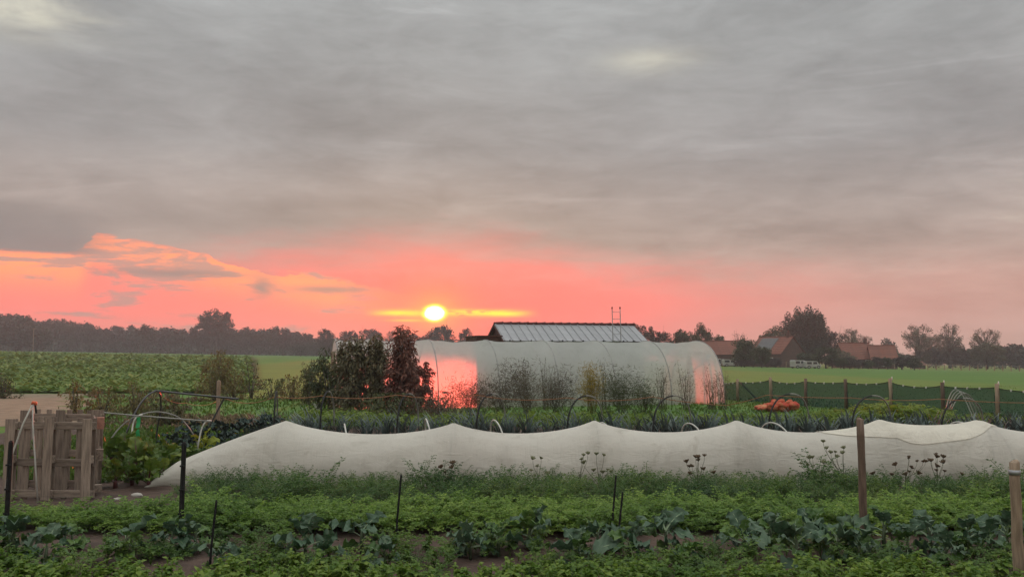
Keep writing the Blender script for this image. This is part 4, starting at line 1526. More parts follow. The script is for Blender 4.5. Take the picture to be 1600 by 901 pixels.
# red net sacks
for k, (px, py, w_, hh, m_, lab) in enumerate(((1194, 643, .34, .26, M_sackp, 'pale orange net sack at the near end of the sack pile'),
                                               (1216, 644, .36, .47, M_sack, 'bright red net sack, tallest in the pile on the grass'),
                                               (1234, 643, .32, .42, M_sack, 'red net sack beside the tallest sack on its fence side'),
                                               (1204, 640, .3, .3, M_sack, 'low red net sack tucked behind the pale one'))):
    g = gnd(px, py)
    rr = random.Random(k + 9)
    bumps = [(Vector((rr.gauss(0, 1), rr.gauss(0, 1), rr.gauss(0, 1) * .8)).normalized(), rr.uniform(.2, .34)) for _ in range(44)]
    V, Q = [], []
    ni, nj = 26, 44
    for i in range(ni + 1):
        for j in range(nj):
            a_, b_ = math.pi * i / ni, 2 * math.pi * j / nj
            d = Vector((math.sin(a_) * math.cos(b_), math.sin(a_) * math.sin(b_), math.cos(a_)))
            k_ = .8 + max(h_ * math.sqrt(max(0, 1 - ((d - c_).length / .33) ** 2)) for c_, h_ in bumps)
            V.append((d.x * w_ * k_, d.y * w_ * .8 * k_, max(0.0, hh * .48 + d.z * hh * .52 * k_)))
    for i in range(ni):
        for j in range(nj):
            Q.append((i * nj + j, (i + 1) * nj + j, (i + 1) * nj + (j + 1) % nj, i * nj + (j + 1) % nj))
    o = link('net_sack', np_mesh('net_sack', V, Q, m_, smooth=True), None, g)
    tag(o, lab, 'sack', 'net sacks piled on the grass')

# ------------------------------------------------------------------ shrubs and ferns


def shrub_meshes(seed, H, W, nleaf, leaf, mat, wide=.38, droop=.6, lobes=9, conic=.5, stemmat=None):
    rng = np.random.default_rng(seed)
    cs = []
    stems = MB()
    for k in range(lobes):
        h = H * (0.2 + .72 * (k / max(1, lobes - 1)) ** .85)
        rr = W * .5 * (1 - conic * (h / H)) * rng.uniform(.25, .85)
        a = k * 2.4 + rng.uniform(-.5, .5)
        c = np.array([rr * math.cos(a), rr * math.sin(a), h])
        cs.append(c)
        stems.tube([(rng.uniform(-.1, .1), rng.uniform(-.1, .1), -.03), tuple(c * (.5, .5, .55)), tuple(c)], [.03, .02, .007], 5)
    cs = np.array(cs)
    # several leaf sprays hang round every branch
    sub = np.concatenate([cs] + [cs * (1, 1, rng.uniform(.55, 1.0)) + rng.normal(0, W * .13, cs.shape) for _ in range(3)])
    idx = rng.integers(0, len(sub), nleaf)
    rad = W * .15 * (1 - conic * .5 * np.clip(sub[idx, 2] / H, 0, 1)) * rng.uniform(.6, 1.3, len(sub))[idx]
    d = rng.normal(0, 1, (nleaf, 3))
    d /= np.linalg.norm(d, axis=1)[:, None]
    pos = sub[idx] + d * (rad * rng.uniform(.3, 1.0, nleaf) ** .6)[:, None] * (1, 1, 1.5)
    low = rng.uniform(0, 1, nleaf) < .12       # skirt down to the ground
    pos[low, 2] = rng.uniform(.03, H * .35, low.sum())
    pos[low, :2] *= 1.15
    pos[:, 2] = np.clip(pos[:, 2], .03, H * 1.02)
    lt = leaf_quads(1.0, wide, .35, .25, 2)
    yaw = np.arctan2(pos[:, 1], pos[:, 0]) + rng.normal(0, .8, nleaf)
    V, Q, T = scatter(lt, pos, yaw, rng.normal(-droop, .55, nleaf), rng.normal(0, .5, nleaf), leaf * rng.uniform(.6, 1.25, nleaf),
                      np.clip(rng.normal(.5, .2, nleaf), 0, 1))
    return stems.mesh('stems', stemmat or M_bark, True), np_mesh('foliage', V, Q, mat, T)


def shrub(name, px, pyb, pyt, W, label, cat, seed, nleaf, leaf, mat, group=None, Y=None, **kw):
    g = gnd(px, pyb) if Y is None else Vector((at(px, pyb, Y).x, Y, float(terrain(at(px, pyb, Y).x, Y))))
    H = at(px, pyt, g.y).z - g.z
    e = empty(name, g)
    s, f = shrub_meshes(seed, H, W, nleaf, leaf, mat, **kw)
    link('stems', s, e)
    link('foliage', f, e)
    tag(e, label, cat, group)
    return e


shrub('leafy_shrub', 630, 652, 505, 1.75, 'tallest dark shrub with drooping leaves in front of the polytunnel', 'shrub', 1, 6500, .135, M_shrubr, lobes=26, conic=.85, droop=.35)
shrub('leafy_shrub', 586, 650, 519, 1.3, 'dark drooping shrub between the tallest one and the cup stake', 'shrub', 2, 5200, .135, M_shrub, lobes=22, conic=.68, droop=.35)
shrub('leafy_shrub', 548, 650, 524, 1.5, 'dark bushy shrub directly behind the cup stake', 'shrub', 3, 5200, .135, M_shrub, lobes=22, conic=.62, droop=.35)
shrub('leafy_shrub', 655, 650, 556, 1.0, 'small dark shrub on the sunny side of the tallest shrub', 'shrub', 4, 2200, .12, M_shrubr, lobes=10, conic=.6, droop=.4)
shrub('leafy_shrub', 516, 645, 545, 1.3, 'olive green shrub at the outer end of the dark shrub group', 'shrub', 5, 2600, .13, M_shrubg, lobes=10, conic=.4)
shrub('leafy_shrub', 600, 656, 615, 2.2, 'low dark green bush at the foot of the tallest shrubs', 'shrub', 6, 2400, .1, M_shrubg, lobes=9, conic=.2)
shrub('leafy_shrub', 690, 655, 612, 1.7, 'low brown grey bush before the glowing red panel', 'shrub', 7, 2400, .08, M_aspp, lobes=9, conic=.2, wide=.25)
shrub('leafy_shrub', 482, 632, 560, 1.2, 'open olive shrub with bare tips beside the meadow', 'shrub', 8, 1300, .11, M_shrubg, lobes=9, conic=.4)
shrub('leafy_shrub', 455, 626, 585, 1.3, 'low brownish shrub in the hedge line beside the meadow', 'shrub', 9, 800, .1, M_brownb, lobes=7, conic=.3)
shrub('leafy_shrub', 335, 626, 548, 2.1, 'rounded brown green bush behind the wooden post', 'shrub', 10, 3600, .1, M_brownb, lobes=12, conic=.35)
shrub('leafy_shrub', 366, 624, 570, 1.3, 'smaller brown bush leaning on the rounded bush', 'shrub', 11, 1500, .09, M_brownb, lobes=8, conic=.35)
shrub('leafy_shrub', 425, 624, 592, 1.5, 'low dark bush in the middle of the hedge line', 'shrub', 12, 1000, .1, M_shrubg, lobes=7, conic=.2)
shrub('leafy_shrub', 115, 655, 592, .9, 'small yellowish bush behind the tall pallet', 'shrub', 13, 700, .09, M_brownb, lobes=7, conic=.3)
shrub('leafy_shrub', 160, 655, 605, 1.3, 'spreading yellow green bush right of the tall pallet', 'shrub', 14, 900, .09, M_brownb, lobes=8, conic=.3)
shrub('leafy_shrub', 210, 652, 596, 1.3, 'straggly russet bush behind the dark pipe frame', 'shrub', 15, 900, .09, M_brownb, lobes=8, conic=.3)
shrub('leafy_shrub', 262, 668, 622, 1.2, 'dark low bush inside the pipe frame', 'shrub', 16, 1200, .1, M_shrubg, lobes=8, conic=.2)
shrub('leafy_shrub', 5, 622, 582, 1.6, 'grey green bush at the left edge of the sandy track', 'shrub', 17, 1100, .1, M_shrubg, lobes=8, conic=.2)
# young bare-ish sapling
e = shrub('young_tree', 392, 622, 558, .9, 'young thin tree with few leaves in the hedge line', 'tree', 18, 220, .12, M_shrubg, lobes=8, conic=-.3)


def fern(px, pyb, pyt, W, label, seed, mat, n=2600, thin=.9, cat='asparagus', name='asparagus_fern'):
    g = gnd(px, pyb)
    H = at(px, pyt, g.y).z
    rng = np.random.default_rng(seed)
    e = empty(name, g)
    st = MB()
    ns = 16
    ends = []
    for k in range(ns):
        a = rng.uniform(0, 6.28)
        rr = W * .5 * rng.uniform(.1, 1) ** .7
        h = H * rng.uniform(.5, 1.25) * (1.1 - .4 * rr / W)
        b = np.array([rng.uniform(-.15, .15), rng.uniform(-.15, .15), -.02])
        t_ = np.array([rr * math.cos(a), rr * math.sin(a), h])
        mid = b * .5 + t_ * .5 + np.array([0, 0, h * .12])
        ends.append((b, mid, t_))
        st.tube([tuple(b), tuple(mid), tuple(t_)], [.008, .006, .002], 4)
    st.build('stems', mat, e)
    idx = rng.integers(0, ns, n)
    s = rng.uniform(.3, 1, n) ** .8
    E = np.array(ends)[idx]
    pos = ((1 - s) ** 2)[:, None] * E[:, 0] + (2 * s * (1 - s))[:, None] * E[:, 1] + (s ** 2)[:, None] * E[:, 2]
    pos = pos + rng.normal(0, W * .13, (n, 3)) * (1, 1, 1.0)
    pos[:, 2] = np.clip(pos[:, 2], .02, H * 1.35)
    nl = (np.array([(0, -.06, 0), (1, -.03, .0), (1, .03, 0), (0, .06, 0)], dtype=np.float32), np.array([(0, 1, 2, 3)]))
    V, Q, T = scatter(nl, pos, rng.uniform(0, 6.28, n), rng.normal(.35, .5, n), rng.normal(0, .8, n), .13 * thin * rng.uniform(.5, 1.3, n),
                      np.clip(rng.normal(.5, .2, n), 0, 1))
    link('foliage', np_mesh('foliage', V, Q, mat, T), e)
    tag(e, label, cat, 'asparagus ferns along the polytunnel' if cat == 'asparagus' else 'dry weeds along the polytunnel')


fern(735, 648, 598, 1.5, 'brownish feathery fern at the edge of the red glow', 31, M_aspp)
fern(785, 648, 585, 1.6, 'purple brown feathery fern, second along the polytunnel foot', 32, M_aspp)
fern(825, 648, 583, 1.8, 'dense dark purple brown fern beside the second visible rib', 33, M_aspp, 3600)
fern(868, 646, 590, 1.5, 'dull brown feathery fern just left of the yellow one', 34, M_aspp)
fern(925, 646, 586, 1.05, 'bright yellow feathery fern against the polytunnel', 35, M_aspy, 2400)
fern(972, 648, 592, 1.6, 'dark green feathery fern right of the yellow one', 36, M_aspg, 3400)
fern(1010, 646, 600, 1.0, 'thin olive fern right of the dark green one', 37, M_aspg, 1400)
for k, (px, pt, lab) in enumerate(((1035, 578, 'dry thin weed stalks before the second last rib'), (1072, 575, 'dry branching weed before the pink panel'),
                                   (1112, 578, 'pale dry weed clump at the polytunnel corner'), (1128, 585, 'short pale dry weed beyond the polytunnel corner'),
                                   (855, 566, 'tall thin dry stalks rising above the brown ferns'), (945, 568, 'tall thin dry stalks behind the yellow fern'))):
    fern(px, 640, pt, .8, lab, 50 + k, M_dry, 420, .8, 'weed', 'dry_weed')

# wild carrot seed heads before the fleece
UM = [(700, 770, 722, 3, M_umbel, 'three dark seed heads against the fleece at its second peak', .25), (840, 762, 714, 4, M_umbelg, 'thin seed heads on fine stalks left of the third peak', .3),
      (905, 765, 708, 2, M_umbelg, 'two pale flat umbels just left of the twin thin stakes', .3), (935, 765, 708, 4, M_umbelg, 'grey green umbels behind the twin thin stakes', .3),
      (1090, 765, 710, 9, M_umbel, 'cluster of small brown seed heads right of the twin stakes', .32),
      (1285, 770, 712, 6, M_umbelg, 'brown and green seed heads left of the tall flowering umbel', .4), (1318, 770, 688, 6, M_umbelg, 'tall branching umbel plant left of the brown post', .45),
      (1415, 772, 712, 10, M_umbel, 'brown dry umbels right of the brown post', .5), (1465, 772, 710, 9, M_umbel, 'dark brown dry umbels near the stained fleece', .45)]
disc = MB()
for k in range(14):
    a = k * 2.4
    r0 = .028 * math.sqrt(k / 14)
    disc.tube([(0, 0, -.02), (r0 * math.cos(a), r0 * math.sin(a), .004 + .1 * r0), (r0 * 1.1 * math.cos(a), r0 * 1.1 * math.sin(a), .012)], [.0015, .006, .004], 4)
for k, (px, pb, pt, n, m_, lab, W) in enumerate(UM):
    rr = random.Random(k + 70)
    g = gnd(px, pb)
    g.y = 12.45
    g.x = at(px, pb, g.y).x
    H = at(px, pt, g.y).z
    e = empty('wild_carrot', g)
    dm = disc.mesh('umbel', m_)
    MB().tube([(0, 0, 0), (.01, 0, H * .5)], [.006, .005], 5).build('stem', M_stem, e)
    for j in range(n + 2):
        tx, ty, tz_ = rr.gauss(0, W * .38), rr.uniform(-.08, .08), H * (1.0 if j == 0 else rr.uniform(.5, .98))
        MB().tube([(.01, 0, tz_ * rr.uniform(.25, .5)), (tx * .7, ty * .6, tz_ * .7), (tx * .95, ty, tz_ * .86), (tx, ty, tz_)], [.0035, .003, .0025, .002], 4).build('stem', M_stem, e)
        o = link('umbel', dm, e, (tx, ty, tz_))
        s = rr.uniform(.9, 1.6)
        o.scale = (s, s, s)
        o.rotation_euler = (rr.uniform(-.5, .5), rr.uniform(-.5, .5), rr.uniform(0, 6))
    tag(e, lab, 'seed heads')

# ------------------------------------------------------------------ trees


def tree_meshes(seed, H, W, tf, nclump, per, leaf, mat, bark, upright=0.0, shell=.55, clump=.15, limbs=9):
    rng = np.random.default_rng(seed)
    cen = np.array([0, 0, H * (tf + 1) / 2])
    rad = np.array([W / 2, W / 2, H * (1 - tf) / 2])
    d = rng.normal(0, 1, (nclump, 3))
    d /= np.linalg.norm(d, axis=1)[:, None]
    r = rng.uniform(shell ** 3, 1, nclump) ** (1 / 3)
    c = cen + d * rad * (r * .88)[:, None] * rng.uniform(.8, 1.1, (nclump, 1))
    wood = MB()
    pts = [(rng.normal(0, .01 * H) * (k > 0), rng.normal(0, .01 * H) * (k > 0), H * (tf + .45) * k / 5 - (.3 if k == 0 else 0)) for k in range(6)]
    wood.tube(pts, [H * .022 * (1.15 - .17 * k) for k in range(6)], 7)
    for k in range(limbs):
        e = c[k % nclump]
        z0 = H * rng.uniform(tf * .75, tf + .3)
        st = np.array([0, 0, min(z0, e[2] * .85)])
        mid = st * .45 + e * .55 + np.array([0, 0, .03 * H])
        wood.tube([tuple(st), tuple(mid), tuple(e)], [H * .009, H * .006, H * .0025], 5)
        for j in range(2):
            e2 = e + rng.normal(0, W * .1, 3)
            wood.tube([tuple(mid), tuple((mid + e2) / 2), tuple(e2)], [H * .004, H * .003, H * .0015], 4)
    n = nclump * per
    idx = np.repeat(np.arange(nclump), per)
    cr = W * clump * rng.uniform(.7, 1.3, nclump)
    off = rng.normal(0, 1, (n, 3))
    off /= np.maximum(1, np.linalg.norm(off, axis=1) / 1.7)[:, None]
    pos = c[idx] + off * cr[idx][:, None] * .6 * np.array([1, 1, 1 + upright])
    q4 = (np.array([(-.5, -.32, 0), (.1, -.5, .12), (.55, .1, -.05), (-.1, .5, .1)], dtype=np.float32), np.array([(0, 1, 2, 3)]))
    ct = rng.normal(.5, .16, nclump)
    V, Q, T = scatter(q4, pos, rng.uniform(0, 6.28, n), rng.normal(0, .8, n), rng.normal(0, .8, n), leaf * rng.uniform(.6, 1.4, n),
                      np.clip(ct[idx] + rng.normal(0, .12, n), 0, 1))
    return wood.mesh('trunk', bark, True), np_mesh('crown', V, Q, mat, T)


def place_tree(name, px, pyt, Y, Wpx, meshes, H0, W0, label, group=None, cat='tree', rz=None, sink=0.0):
    g = at(px, 557, Y)
    zb = float(terrain(g.x, Y)) - sink
    H = at(px, pyt, Y).z - zb
    W = Wpx / F * Y
    e = empty(name, (g.x, Y, zb), RNG.uniform(0, 6.28) if rz is None else rz)
    e.scale = (W / W0, W / W0, H / H0)
    link('trunk', meshes[0], e)
    link('crown', meshes[1], e)
    tag(e, label, cat, group)
    return e


WOOD = [tree_meshes(100 + k, 14, 7.5, .2 + .04 * (k % 3), 34, 60, .62, (M_tdark if k % 3 else M_tbrown), M_barkp if k == 1 else M_bark, upright=.5) for k in range(6)]
BUSHY = [tree_meshes(120 + k, 14, 12, .03, 46, 60, .75, M_tdark, M_bark, clump=.17) for k in range(3)]
LIGHT = [tree_meshes(140 + k, 14, 10, .22, 75, 60, .24, M_tpale, M_bark, clump=.085, limbs=40, shell=.35) for k in range(4)]
GREEN = [tree_meshes(160 + k, 12, 10, .08, 64, 110, .34, M_tgreen, M_bark, clump=.105, limbs=14) for k in range(3)]
BROWN = [tree_meshes(180 + k, 12, 10, .1, 60, 90, .34, M_tbrown, M_bark, clump=.095, limbs=20) for k in range(2)]
UPR = tree_meshes(200, 15, 11, .03, 190, 150, .32, M_tdark, M_bark, upright=1.1, clump=.09)
BIG = tree_meshes(201, 22, 15, .3, 70, 110, .5, M_tdark, M_bark, clump=.085, limbs=24)
BARE = tree_meshes(202, 12, 10, .25, 50, 8, .3, M_tpale, M_bark, clump=.12, limbs=50)

rt = random.Random(21)


def skyline(px):
    ks = [(-60, 487), (0, 490), (30, 491), (62, 503), (85, 496), (120, 501), (160, 508), (230, 510), (300, 512), (380, 513), (430, 512), (470, 517), (490, 528), (520, 520), (600, 520)]
    for (a, ya), (b, yb) in zip(ks[:-1], ks[1:]):
        if a <= px <= b:
            return ya + (yb - ya) * (px - a) / (b - a)
    return 515


px = -70
while px < 500:
    Y0 = 420 + rt.uniform(-25, 30)
    place_tree('wood_tree', px, skyline(px) + rt.uniform(-2, 5), Y0, rt.uniform(24, 34), WOOD[rt.randrange(6)], 14, 7.5,
               'dark hazy tree in the long wood behind the left field', 'trees of the wood behind the left field')
    px += rt.uniform(9, 14)
px = -70
while px < 520:      # second rank and undergrowth behind
    place_tree('wood_tree', px, skyline(px) + rt.uniform(5, 14), 462 + rt.uniform(0, 15), rt.uniform(40, 55), BUSHY[rt.randrange(3)], 14, 12,
               'dark hazy tree in the long wood behind the left field', 'trees of the wood behind the left field')
    px += rt.uniform(20, 28)
for px, pt, Wp in ((-20, 489, 70), (25, 492, 60), (58, 506, 45)):
    place_tree('wood_tree', px, pt, 345, Wp, BUSHY[rt.randrange(3)], 14, 12, {-20: 'nearest dark tree of the wood, cut by the left edge', 25: 'broad dark tree at the near corner of the wood', 58: 'lower dark tree at the near corner of the wood'}[px], 'near corner of the wood')
nu = 16000
ux = RNG.uniform(-330, -85, nu)
uy = 428 + RNG.uniform(0, 26, nu)
uh = RNG.uniform(0, 1, nu) ** 1.3 * (4.5 + 1.5 * np.sin(ux * .21) + np.sin(ux * .53))
q4 = (np.array([(-.5, -.32, 0), (.1, -.5, .12), (.55, .1, -.05), (-.1, .5, .1)], dtype=np.float32), np.array([(0, 1, 2, 3)]))
V, Q, T = scatter(q4, np.column_stack([ux, uy, terrain(ux, uy) + uh]), RNG.uniform(0, 6.28, nu), RNG.normal(0, .8, nu), RNG.normal(0, .8, nu), RNG.uniform(.6, 1.6, nu), RNG.uniform(.2, .8, nu))
tag(link('wood_undergrowth', np_mesh('wood_undergrowth', V, Q, M_tdark, T)), 'dark undergrowth between the trunks of the wood', 'undergrowth', kind='stuff')
place_tree('tall_tree', 336, 480, 405, 62, BIG, 22, 15, 'tallest tree of the wood with a rounded open crown above the rest')
for px, pt, Wp, lab in ((508, 509, 32, 'round topped hazy tree first right of the wood'), (545, 512, 34, 'second hazy round tree right of the wood'),
                        (578, 509, 42, 'broad hazy tree behind the top of the dark shrubs'), (612, 514, 36, 'hazy tree peeping out behind the tallest shrub'),
                        (645, 519, 34, 'hazy low tree just left of below the sun')):
    place_tree('hazy_tree', px, pt, 360, Wp, LIGHT[rt.randrange(4)] if px == 612 else BROWN[rt.randrange(2)], 14 if px == 612 else 12, 10, lab, 'hazy trees between wood and shed', sink=.3)
for px, pt, Wp, lab in ((690, 503, 50, 'rounded tree standing directly below the sun'), (727, 510, 30, 'small open tree between the sun and the shed'), (668, 520, 40, 'low tree at the foot of the sun glow')):
    place_tree('hazy_tree', px, pt, 330, Wp, BROWN[rt.randrange(2)], 12, 10, lab, 'hazy trees between wood and shed', sink=.3)
place_tree('hazy_tree', 873, 504, 300, 22, BROWN[0], 12, 10, 'tree top just showing over the shed ridge', 'hazy trees between wood and shed')
# filler hedge between (far field boundary)
px = 470
while px < 1000:
    place_tree('hedge_tree', px, 531 + rt.uniform(-4, 4), 380 + rt.uniform(-15, 15), rt.uniform(34, 46), BUSHY[rt.randrange(3)], 14, 12,
               'low hazy tree of the far hedge behind polytunnel and shed', 'far hedge behind the polytunnel')
    px += rt.uniform(20, 28)
# right hand farm trees
RT = [(1005, 503, 180, 50, BROWN[0], 12, 10, 'dark brown tree right behind the end of the shed roof'), (1032, 512, 185, 40, BROWN[1], 12, 10, 'lower dark tree right of the brown one behind the shed'),
      (1065, 512, 190, 44, GREEN[0], 12, 10, 'green tree left of the pointed green tree'), (1096, 500, 190, 36, GREEN[1], 12, 10, 'pointed green tree behind the end of the polytunnel'),
      (1120, 518, 195, 34, GREEN[2], 12, 10, 'small green tree above the long red roof'), (1157, 515, 215, 30, BARE, 12, 10, 'nearly bare pale tree behind the farm roofs'),
      (1163, 527, 165, 44, GREEN[0], 12, 10, 'green bush tree before the long red roof'), (1190, 537, 160, 34, GREEN[2], 12, 10, 'dark green bush at the gable of the farmhouse'),
      (1212, 505, 215, 56, GREEN[1], 12, 10, 'broad green tree left of the great dark tree'), (1258, 479, 205, 74, UPR, 15, 11, 'great dark upright tree, tallest beside the farm'),
      (1300, 512, 205, 46, BROWN[1], 12, 10, 'dark purple brown tree right of the great dark tree'), (1330, 508, 260, 44, LIGHT[0], 14, 10, 'pale thin tree behind the red roofed house'),
      (1352, 522, 265, 34, LIGHT[1], 14, 10, 'low pale tree right behind the red roofed house'), (1290, 540, 165, 50, GREEN[0], 12, 10, 'grey green willow bush right of the parked vans'),
      (1318, 546, 168, 40, LIGHT[2], 14, 10, 'pale willow bush before the red roofed house'), (1262, 548, 170, 40, GREEN[2], 12, 10, 'dark bush below the great dark tree'),
      (1388, 527, 330, 30, BUSHY[0], 14, 12, 'hazy tree far behind the house chimney'), (1437, 501, 250, 56, LIGHT[3], 14, 10, 'large pale open tree, first of the pair right of the house'),
      (1484, 503, 250, 50, LIGHT[1], 14, 10, 'large pale open tree, second of the pair right of the house'), (1462, 520, 265, 40, LIGHT[2], 14, 10, 'thinner pale tree between the pair'),
      (1541, 508, 250, 50, LIGHT[0], 14, 10, 'pale open tree standing alone towards the right edge'), (1542, 532, 240, 60, GREEN[1], 12, 10, 'low green tree under the lone pale tree'),
      (1592, 536, 260, 50, BUSHY[1], 14, 12, 'dark round tree at the right edge')]
for px, pt, Y0, Wp, ms, H0, W0, lab in RT:
    place_tree('farm_tree', px, pt, Y0, Wp, ms, H0, W0, lab, 'trees round the farm')
px = 1395
while px < 1680:
    place_tree('hedge_tree', px, 546 + rt.uniform(-5, 5), 262 + rt.uniform(-12, 12), rt.uniform(32, 44), BUSHY[rt.randrange(3)] if rt.random() < .7 else GREEN[rt.randrange(3)], 13, 11,
               'blue grey low tree of the hedge behind the right meadow', 'hedge behind the right meadow')
    px += rt.uniform(17, 24)
px = 1130
while px < 1440:
    if not (1228 < px < 1286 or px < 1150):
        place_tree('hedge_bush', px, 559 + rt.uniform(-5, 4), 166 + rt.uniform(-4, 4), rt.uniform(20, 34), BROWN[rt.randrange(2)] if rt.random() < .5 else GREEN[rt.randrange(3)], 12, 10,
                   'low dark bush along the far edge of the meadow by the farm', 'bushes along the farm boundary', 'bush')
    px += rt.uniform(13, 22)

# ------------------------------------------------------------------ farm buildings


def house(name, px0, px1, py_ridge, py_eave, Y, depth, rz, label, gable_brick=M_brick, windows=(), chimney=None, panel=False, dz=0.0):
    """long ridge along local X; windows: (x, z, w, h) fractions on the front"""
    a, b = at(px0, 557, Y), at(px1, 557, Y)
    zb = float(terrain((a.x + b.x) / 2, Y)) - .3
    L = (b.x - a.x) / math.cos(rz)
    e = empty(name, ((a.x + b.x) / 2, Y, zb), rz)
    RZ_ = at((px0 + px1) / 2, py_ridge, Y + depth / 2).z - zb
    EZ_ = at((px0 + px1) / 2, py_eave, Y).z - zb
    hl, D = L / 2, depth
    w_ = MB()
    w_.add([(-hl, 0, 0), (hl, 0, 0), (hl, D, 0), (-hl, D, 0), (-hl, 0, EZ_), (hl, 0, EZ_), (hl, D, EZ_), (-hl, D, EZ_), (-hl, D / 2, RZ_ - .1), (hl, D / 2, RZ_ - .1)],
           [(0, 1, 5, 4), (2, 3, 7, 6), (1, 2, 6, 9, 5), (3, 0, 4, 8, 7)])
    w_.build('wall', gable_brick, e)
    roof = empty('roof')
    roof.parent = e
    s = math.atan2(RZ_ - EZ_, D / 2)
    sl = math.hypot(RZ_ - EZ_, D / 2) + .35
    nrow = 7
    for side in (0, 1):
        for k in range(nrow):        # courses of tiles
            o = MB().box((0, sl / nrow / 2, .0), (L + .5, sl / nrow + .04, .07)).build('tile_course', M_tile, roof)
            yy0 = -.3 * math.cos(s) + k * sl / nrow * math.cos(s)
            zz0 = EZ_ - .3 * math.sin(s) + k * sl / nrow * math.sin(s) + .06
            o.location = (0, yy0 if side == 0 else D - yy0, zz0)
            o.rotation_euler = (s - .03, 0, 0 if side == 0 else math.pi)
    MB().tube([(-hl - .25, D / 2, RZ_ + .08), (hl + .25, D / 2, RZ_ + .08)], .14, 6).build('ridge', M_tile, roof)
    if chimney is not None:
        MB().box((chimney * L, D / 2, RZ_ + .35), (.6, .6, 1.3)).build('chimney', gable_brick, roof)
        MB().tube([(chimney * L, D / 2, RZ_ + 1.0), (chimney * L, D / 2, RZ_ + 1.35)], .14, 8).build('chimney_pot', M_tile, roof)
    if panel:
        o = MB().box((0, sl * .5, .14), (L * .5, sl * .7, .06)).build('roof_panel', M_solar, roof)
        o.location = (-L * .12, 0, EZ_)
        o.rotation_euler = (s, 0, 0)
    for (fx, z, ww, wh) in windows:
        wd = empty('window', (fx * L, -.02, z))
        wd.parent = e
        MB().box((0, 0, 0), (ww, .08, wh)).build('frame', M_white, wd)
        MB().box((-ww * .24, -.04, 0), (ww * .4, .04, wh * .82)).build('pane', M_glass, wd)
        MB().box((ww * .24, -.04, 0), (ww * .4, .04, wh * .82)).build('pane', M_glass, wd)
    tag(e, label, 'house' if 'house' in name else name.split('_')[-1])
    return e


house('barn', 1085, 1178, 533, 553, 185, 8, .03, 'long barn with a low red brown tiled roof beyond the polytunnel', windows=((-.1, 1.3, 1.2, 1.2), (.2, 1.3, 1.4, 1.3)))
hg = house('farmhouse', 1176, 1212, 527, 552, 178, 8.0, -.95, 'brick farmhouse with a steep gable and pale roof panel', windows=((-.2, 1.6, 1.1, 1.3), (.2, 1.6, 1.1, 1.3)), panel=True, chimney=.38)
house('red_roofed_house', 1322, 1368, 536, 560, 185, 8, .0, 'house with a red tiled roof and a white window below it', windows=((-.26, 1.7, 1.7, 1.3), (.25, 1.5, 1.2, 1.2)), chimney=.42)
house('red_roofed_house', 1364, 1400, 540, 561, 182, 7.5, -.25, 'smaller red roofed house with its brick gable to the right', windows=((.0, 1.4, 1.2, 1.2),))
house('small_hut', 1432, 1446, 565, 570, 200, 3, .1, 'tiny low brown hut at the meadow edge', gable_brick=M_shedw, windows=((.1, .8, .5, .5),))


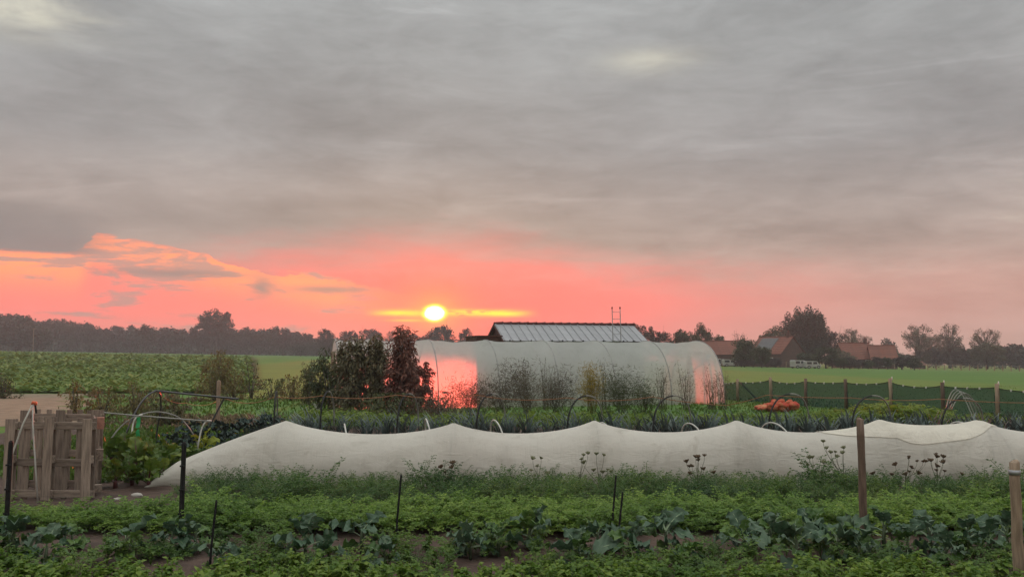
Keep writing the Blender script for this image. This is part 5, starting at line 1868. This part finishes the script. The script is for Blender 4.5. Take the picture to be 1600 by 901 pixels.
def van(px, pyb, Y, Lm, Hm, rz, label, boxy=True):
    g = at(px, 557, Y)
    zb = float(terrain(g.x, Y))
    e = empty('parked_van', (g.x, Y, zb), rz)
    W = 1.8
    prof = [(-Lm / 2, .35), (Lm / 2, .35), (Lm / 2, Hm * .55), (Lm * .36, Hm * .6), (Lm * .24, Hm * .97), (Lm * .16, Hm), (-Lm * .44, Hm), (-Lm / 2, Hm * .92)]
    n = len(prof)
    V = [(x, y, z) for y in (-W / 2, W / 2) for x, z in prof]
    Q = [(i, (i + 1) % n, n + (i + 1) % n, n + i) for i in range(n)] + [tuple(range(n - 1, -1, -1)), tuple(range(n, 2 * n))]
    MB().add(V, Q).build('body', M_vanw, e)
    e.scale = (.85, .85, .85)
    for x, ww in ((-Lm * .27, Lm * .3), (Lm * .1, Lm * .24)):
        for s in (-1, 1):
            MB().box((x, s * (W / 2 + .005), Hm * .74), (ww, .03, Hm * .28), cut=.01).build('window', M_glass, e)
    o = MB().box((0, 0, 0), (.03, W * .84, Hm * .34), M=Matrix.Rotation(-.35, 3, 'Y')).build('windscreen', M_glass, e)
    o.location = (Lm * .305, 0, Hm * .785)
    for x in (-Lm * .3, Lm * .32):
        for s in (-1, 1):
            wh = MB().tube([(x, s * (W / 2 - .1), .33), (x, s * (W / 2 + .04), .33)], .33, 14).build('wheel', M_tyre, e)
            MB().tube([(x, s * (W / 2 + .0), .33), (x, s * (W / 2 + .06), .33)], .18, 10).build('rim', M_galv, wh)
    tag(e, label, 'van', 'vans parked by the farm')


van(1248, 572, 158, 3.3, 1.75, .3, 'white van parked under the great dark tree, first of two')
van(1268, 572, 157, 3.4, 1.6, .1, 'white van parked behind the first one, nearer the willow bush')
van(1141, 563, 172, 3.6, 1.7, .0, 'white van before the long barn roof at the polytunnel end')
# pasture fence by the farm: posts and wire
pf = empty('pasture_fence', at(1200, 571, 168))
l = pf.location
prev = None
for k, px in enumerate(range(1150, 1620, 13)):
    Y0 = 168 + (px - 1150) * .02
    g = at(px, 557, Y0)
    zb = float(terrain(g.x, Y0))
    MB().tube([(g.x - l.x, Y0 - l.y, zb - .2 - l.z), (g.x - l.x + .03, Y0 - l.y, zb + 1.2 - l.z)], [.1, .08], 6).build('post', M_postp, pf)
    cur = Vector((g.x - l.x, Y0 - l.y, zb + 1.0 - l.z))
    if prev is not None:
        MB().tube([prev, cur], .015, 3).build('wire', M_galv, pf)
    prev = cur
tag(pf, 'pale pasture fence posts with wire along the far edge of the meadow', 'fence')
# pole at the wood edge
g = at(51, 557, 335)
e = empty('utility_pole', (g.x, 335, float(terrain(g.x, 335))))
zt = at(51, 512, 335).z - e.location.z
MB().tube([(0, 0, -.3), (0, 0, zt)], [.16, .1], 8).build('pole', M_postp, e)
MB().box((0, 0, zt - .4), (1.2, .1, .1)).build('crossarm', M_postp, e)
tag(e, 'thin pale utility pole before the near corner of the wood', 'pole')

# ------------------------------------------------------------------ haze
hz = MB().box((0, 355, 14.5), (1300, 780, 33)).build('haze', [])
hm, w, out = new_mat('haze_air')
pv = w.n('ShaderNodeVolumePrincipled')
pv.inputs['Color'].default_value = (0.82, 0.87, 0.86, 1)
pv.inputs['Density'].default_value = 0.0007
pv.inputs['Anisotropy'].default_value = 0.0
w.put(out.inputs['Volume'], pv.outputs[0])
hz.data.materials.append(hm)
tag(hz, 'thin evening haze lying over the fields', 'haze', kind='stuff')
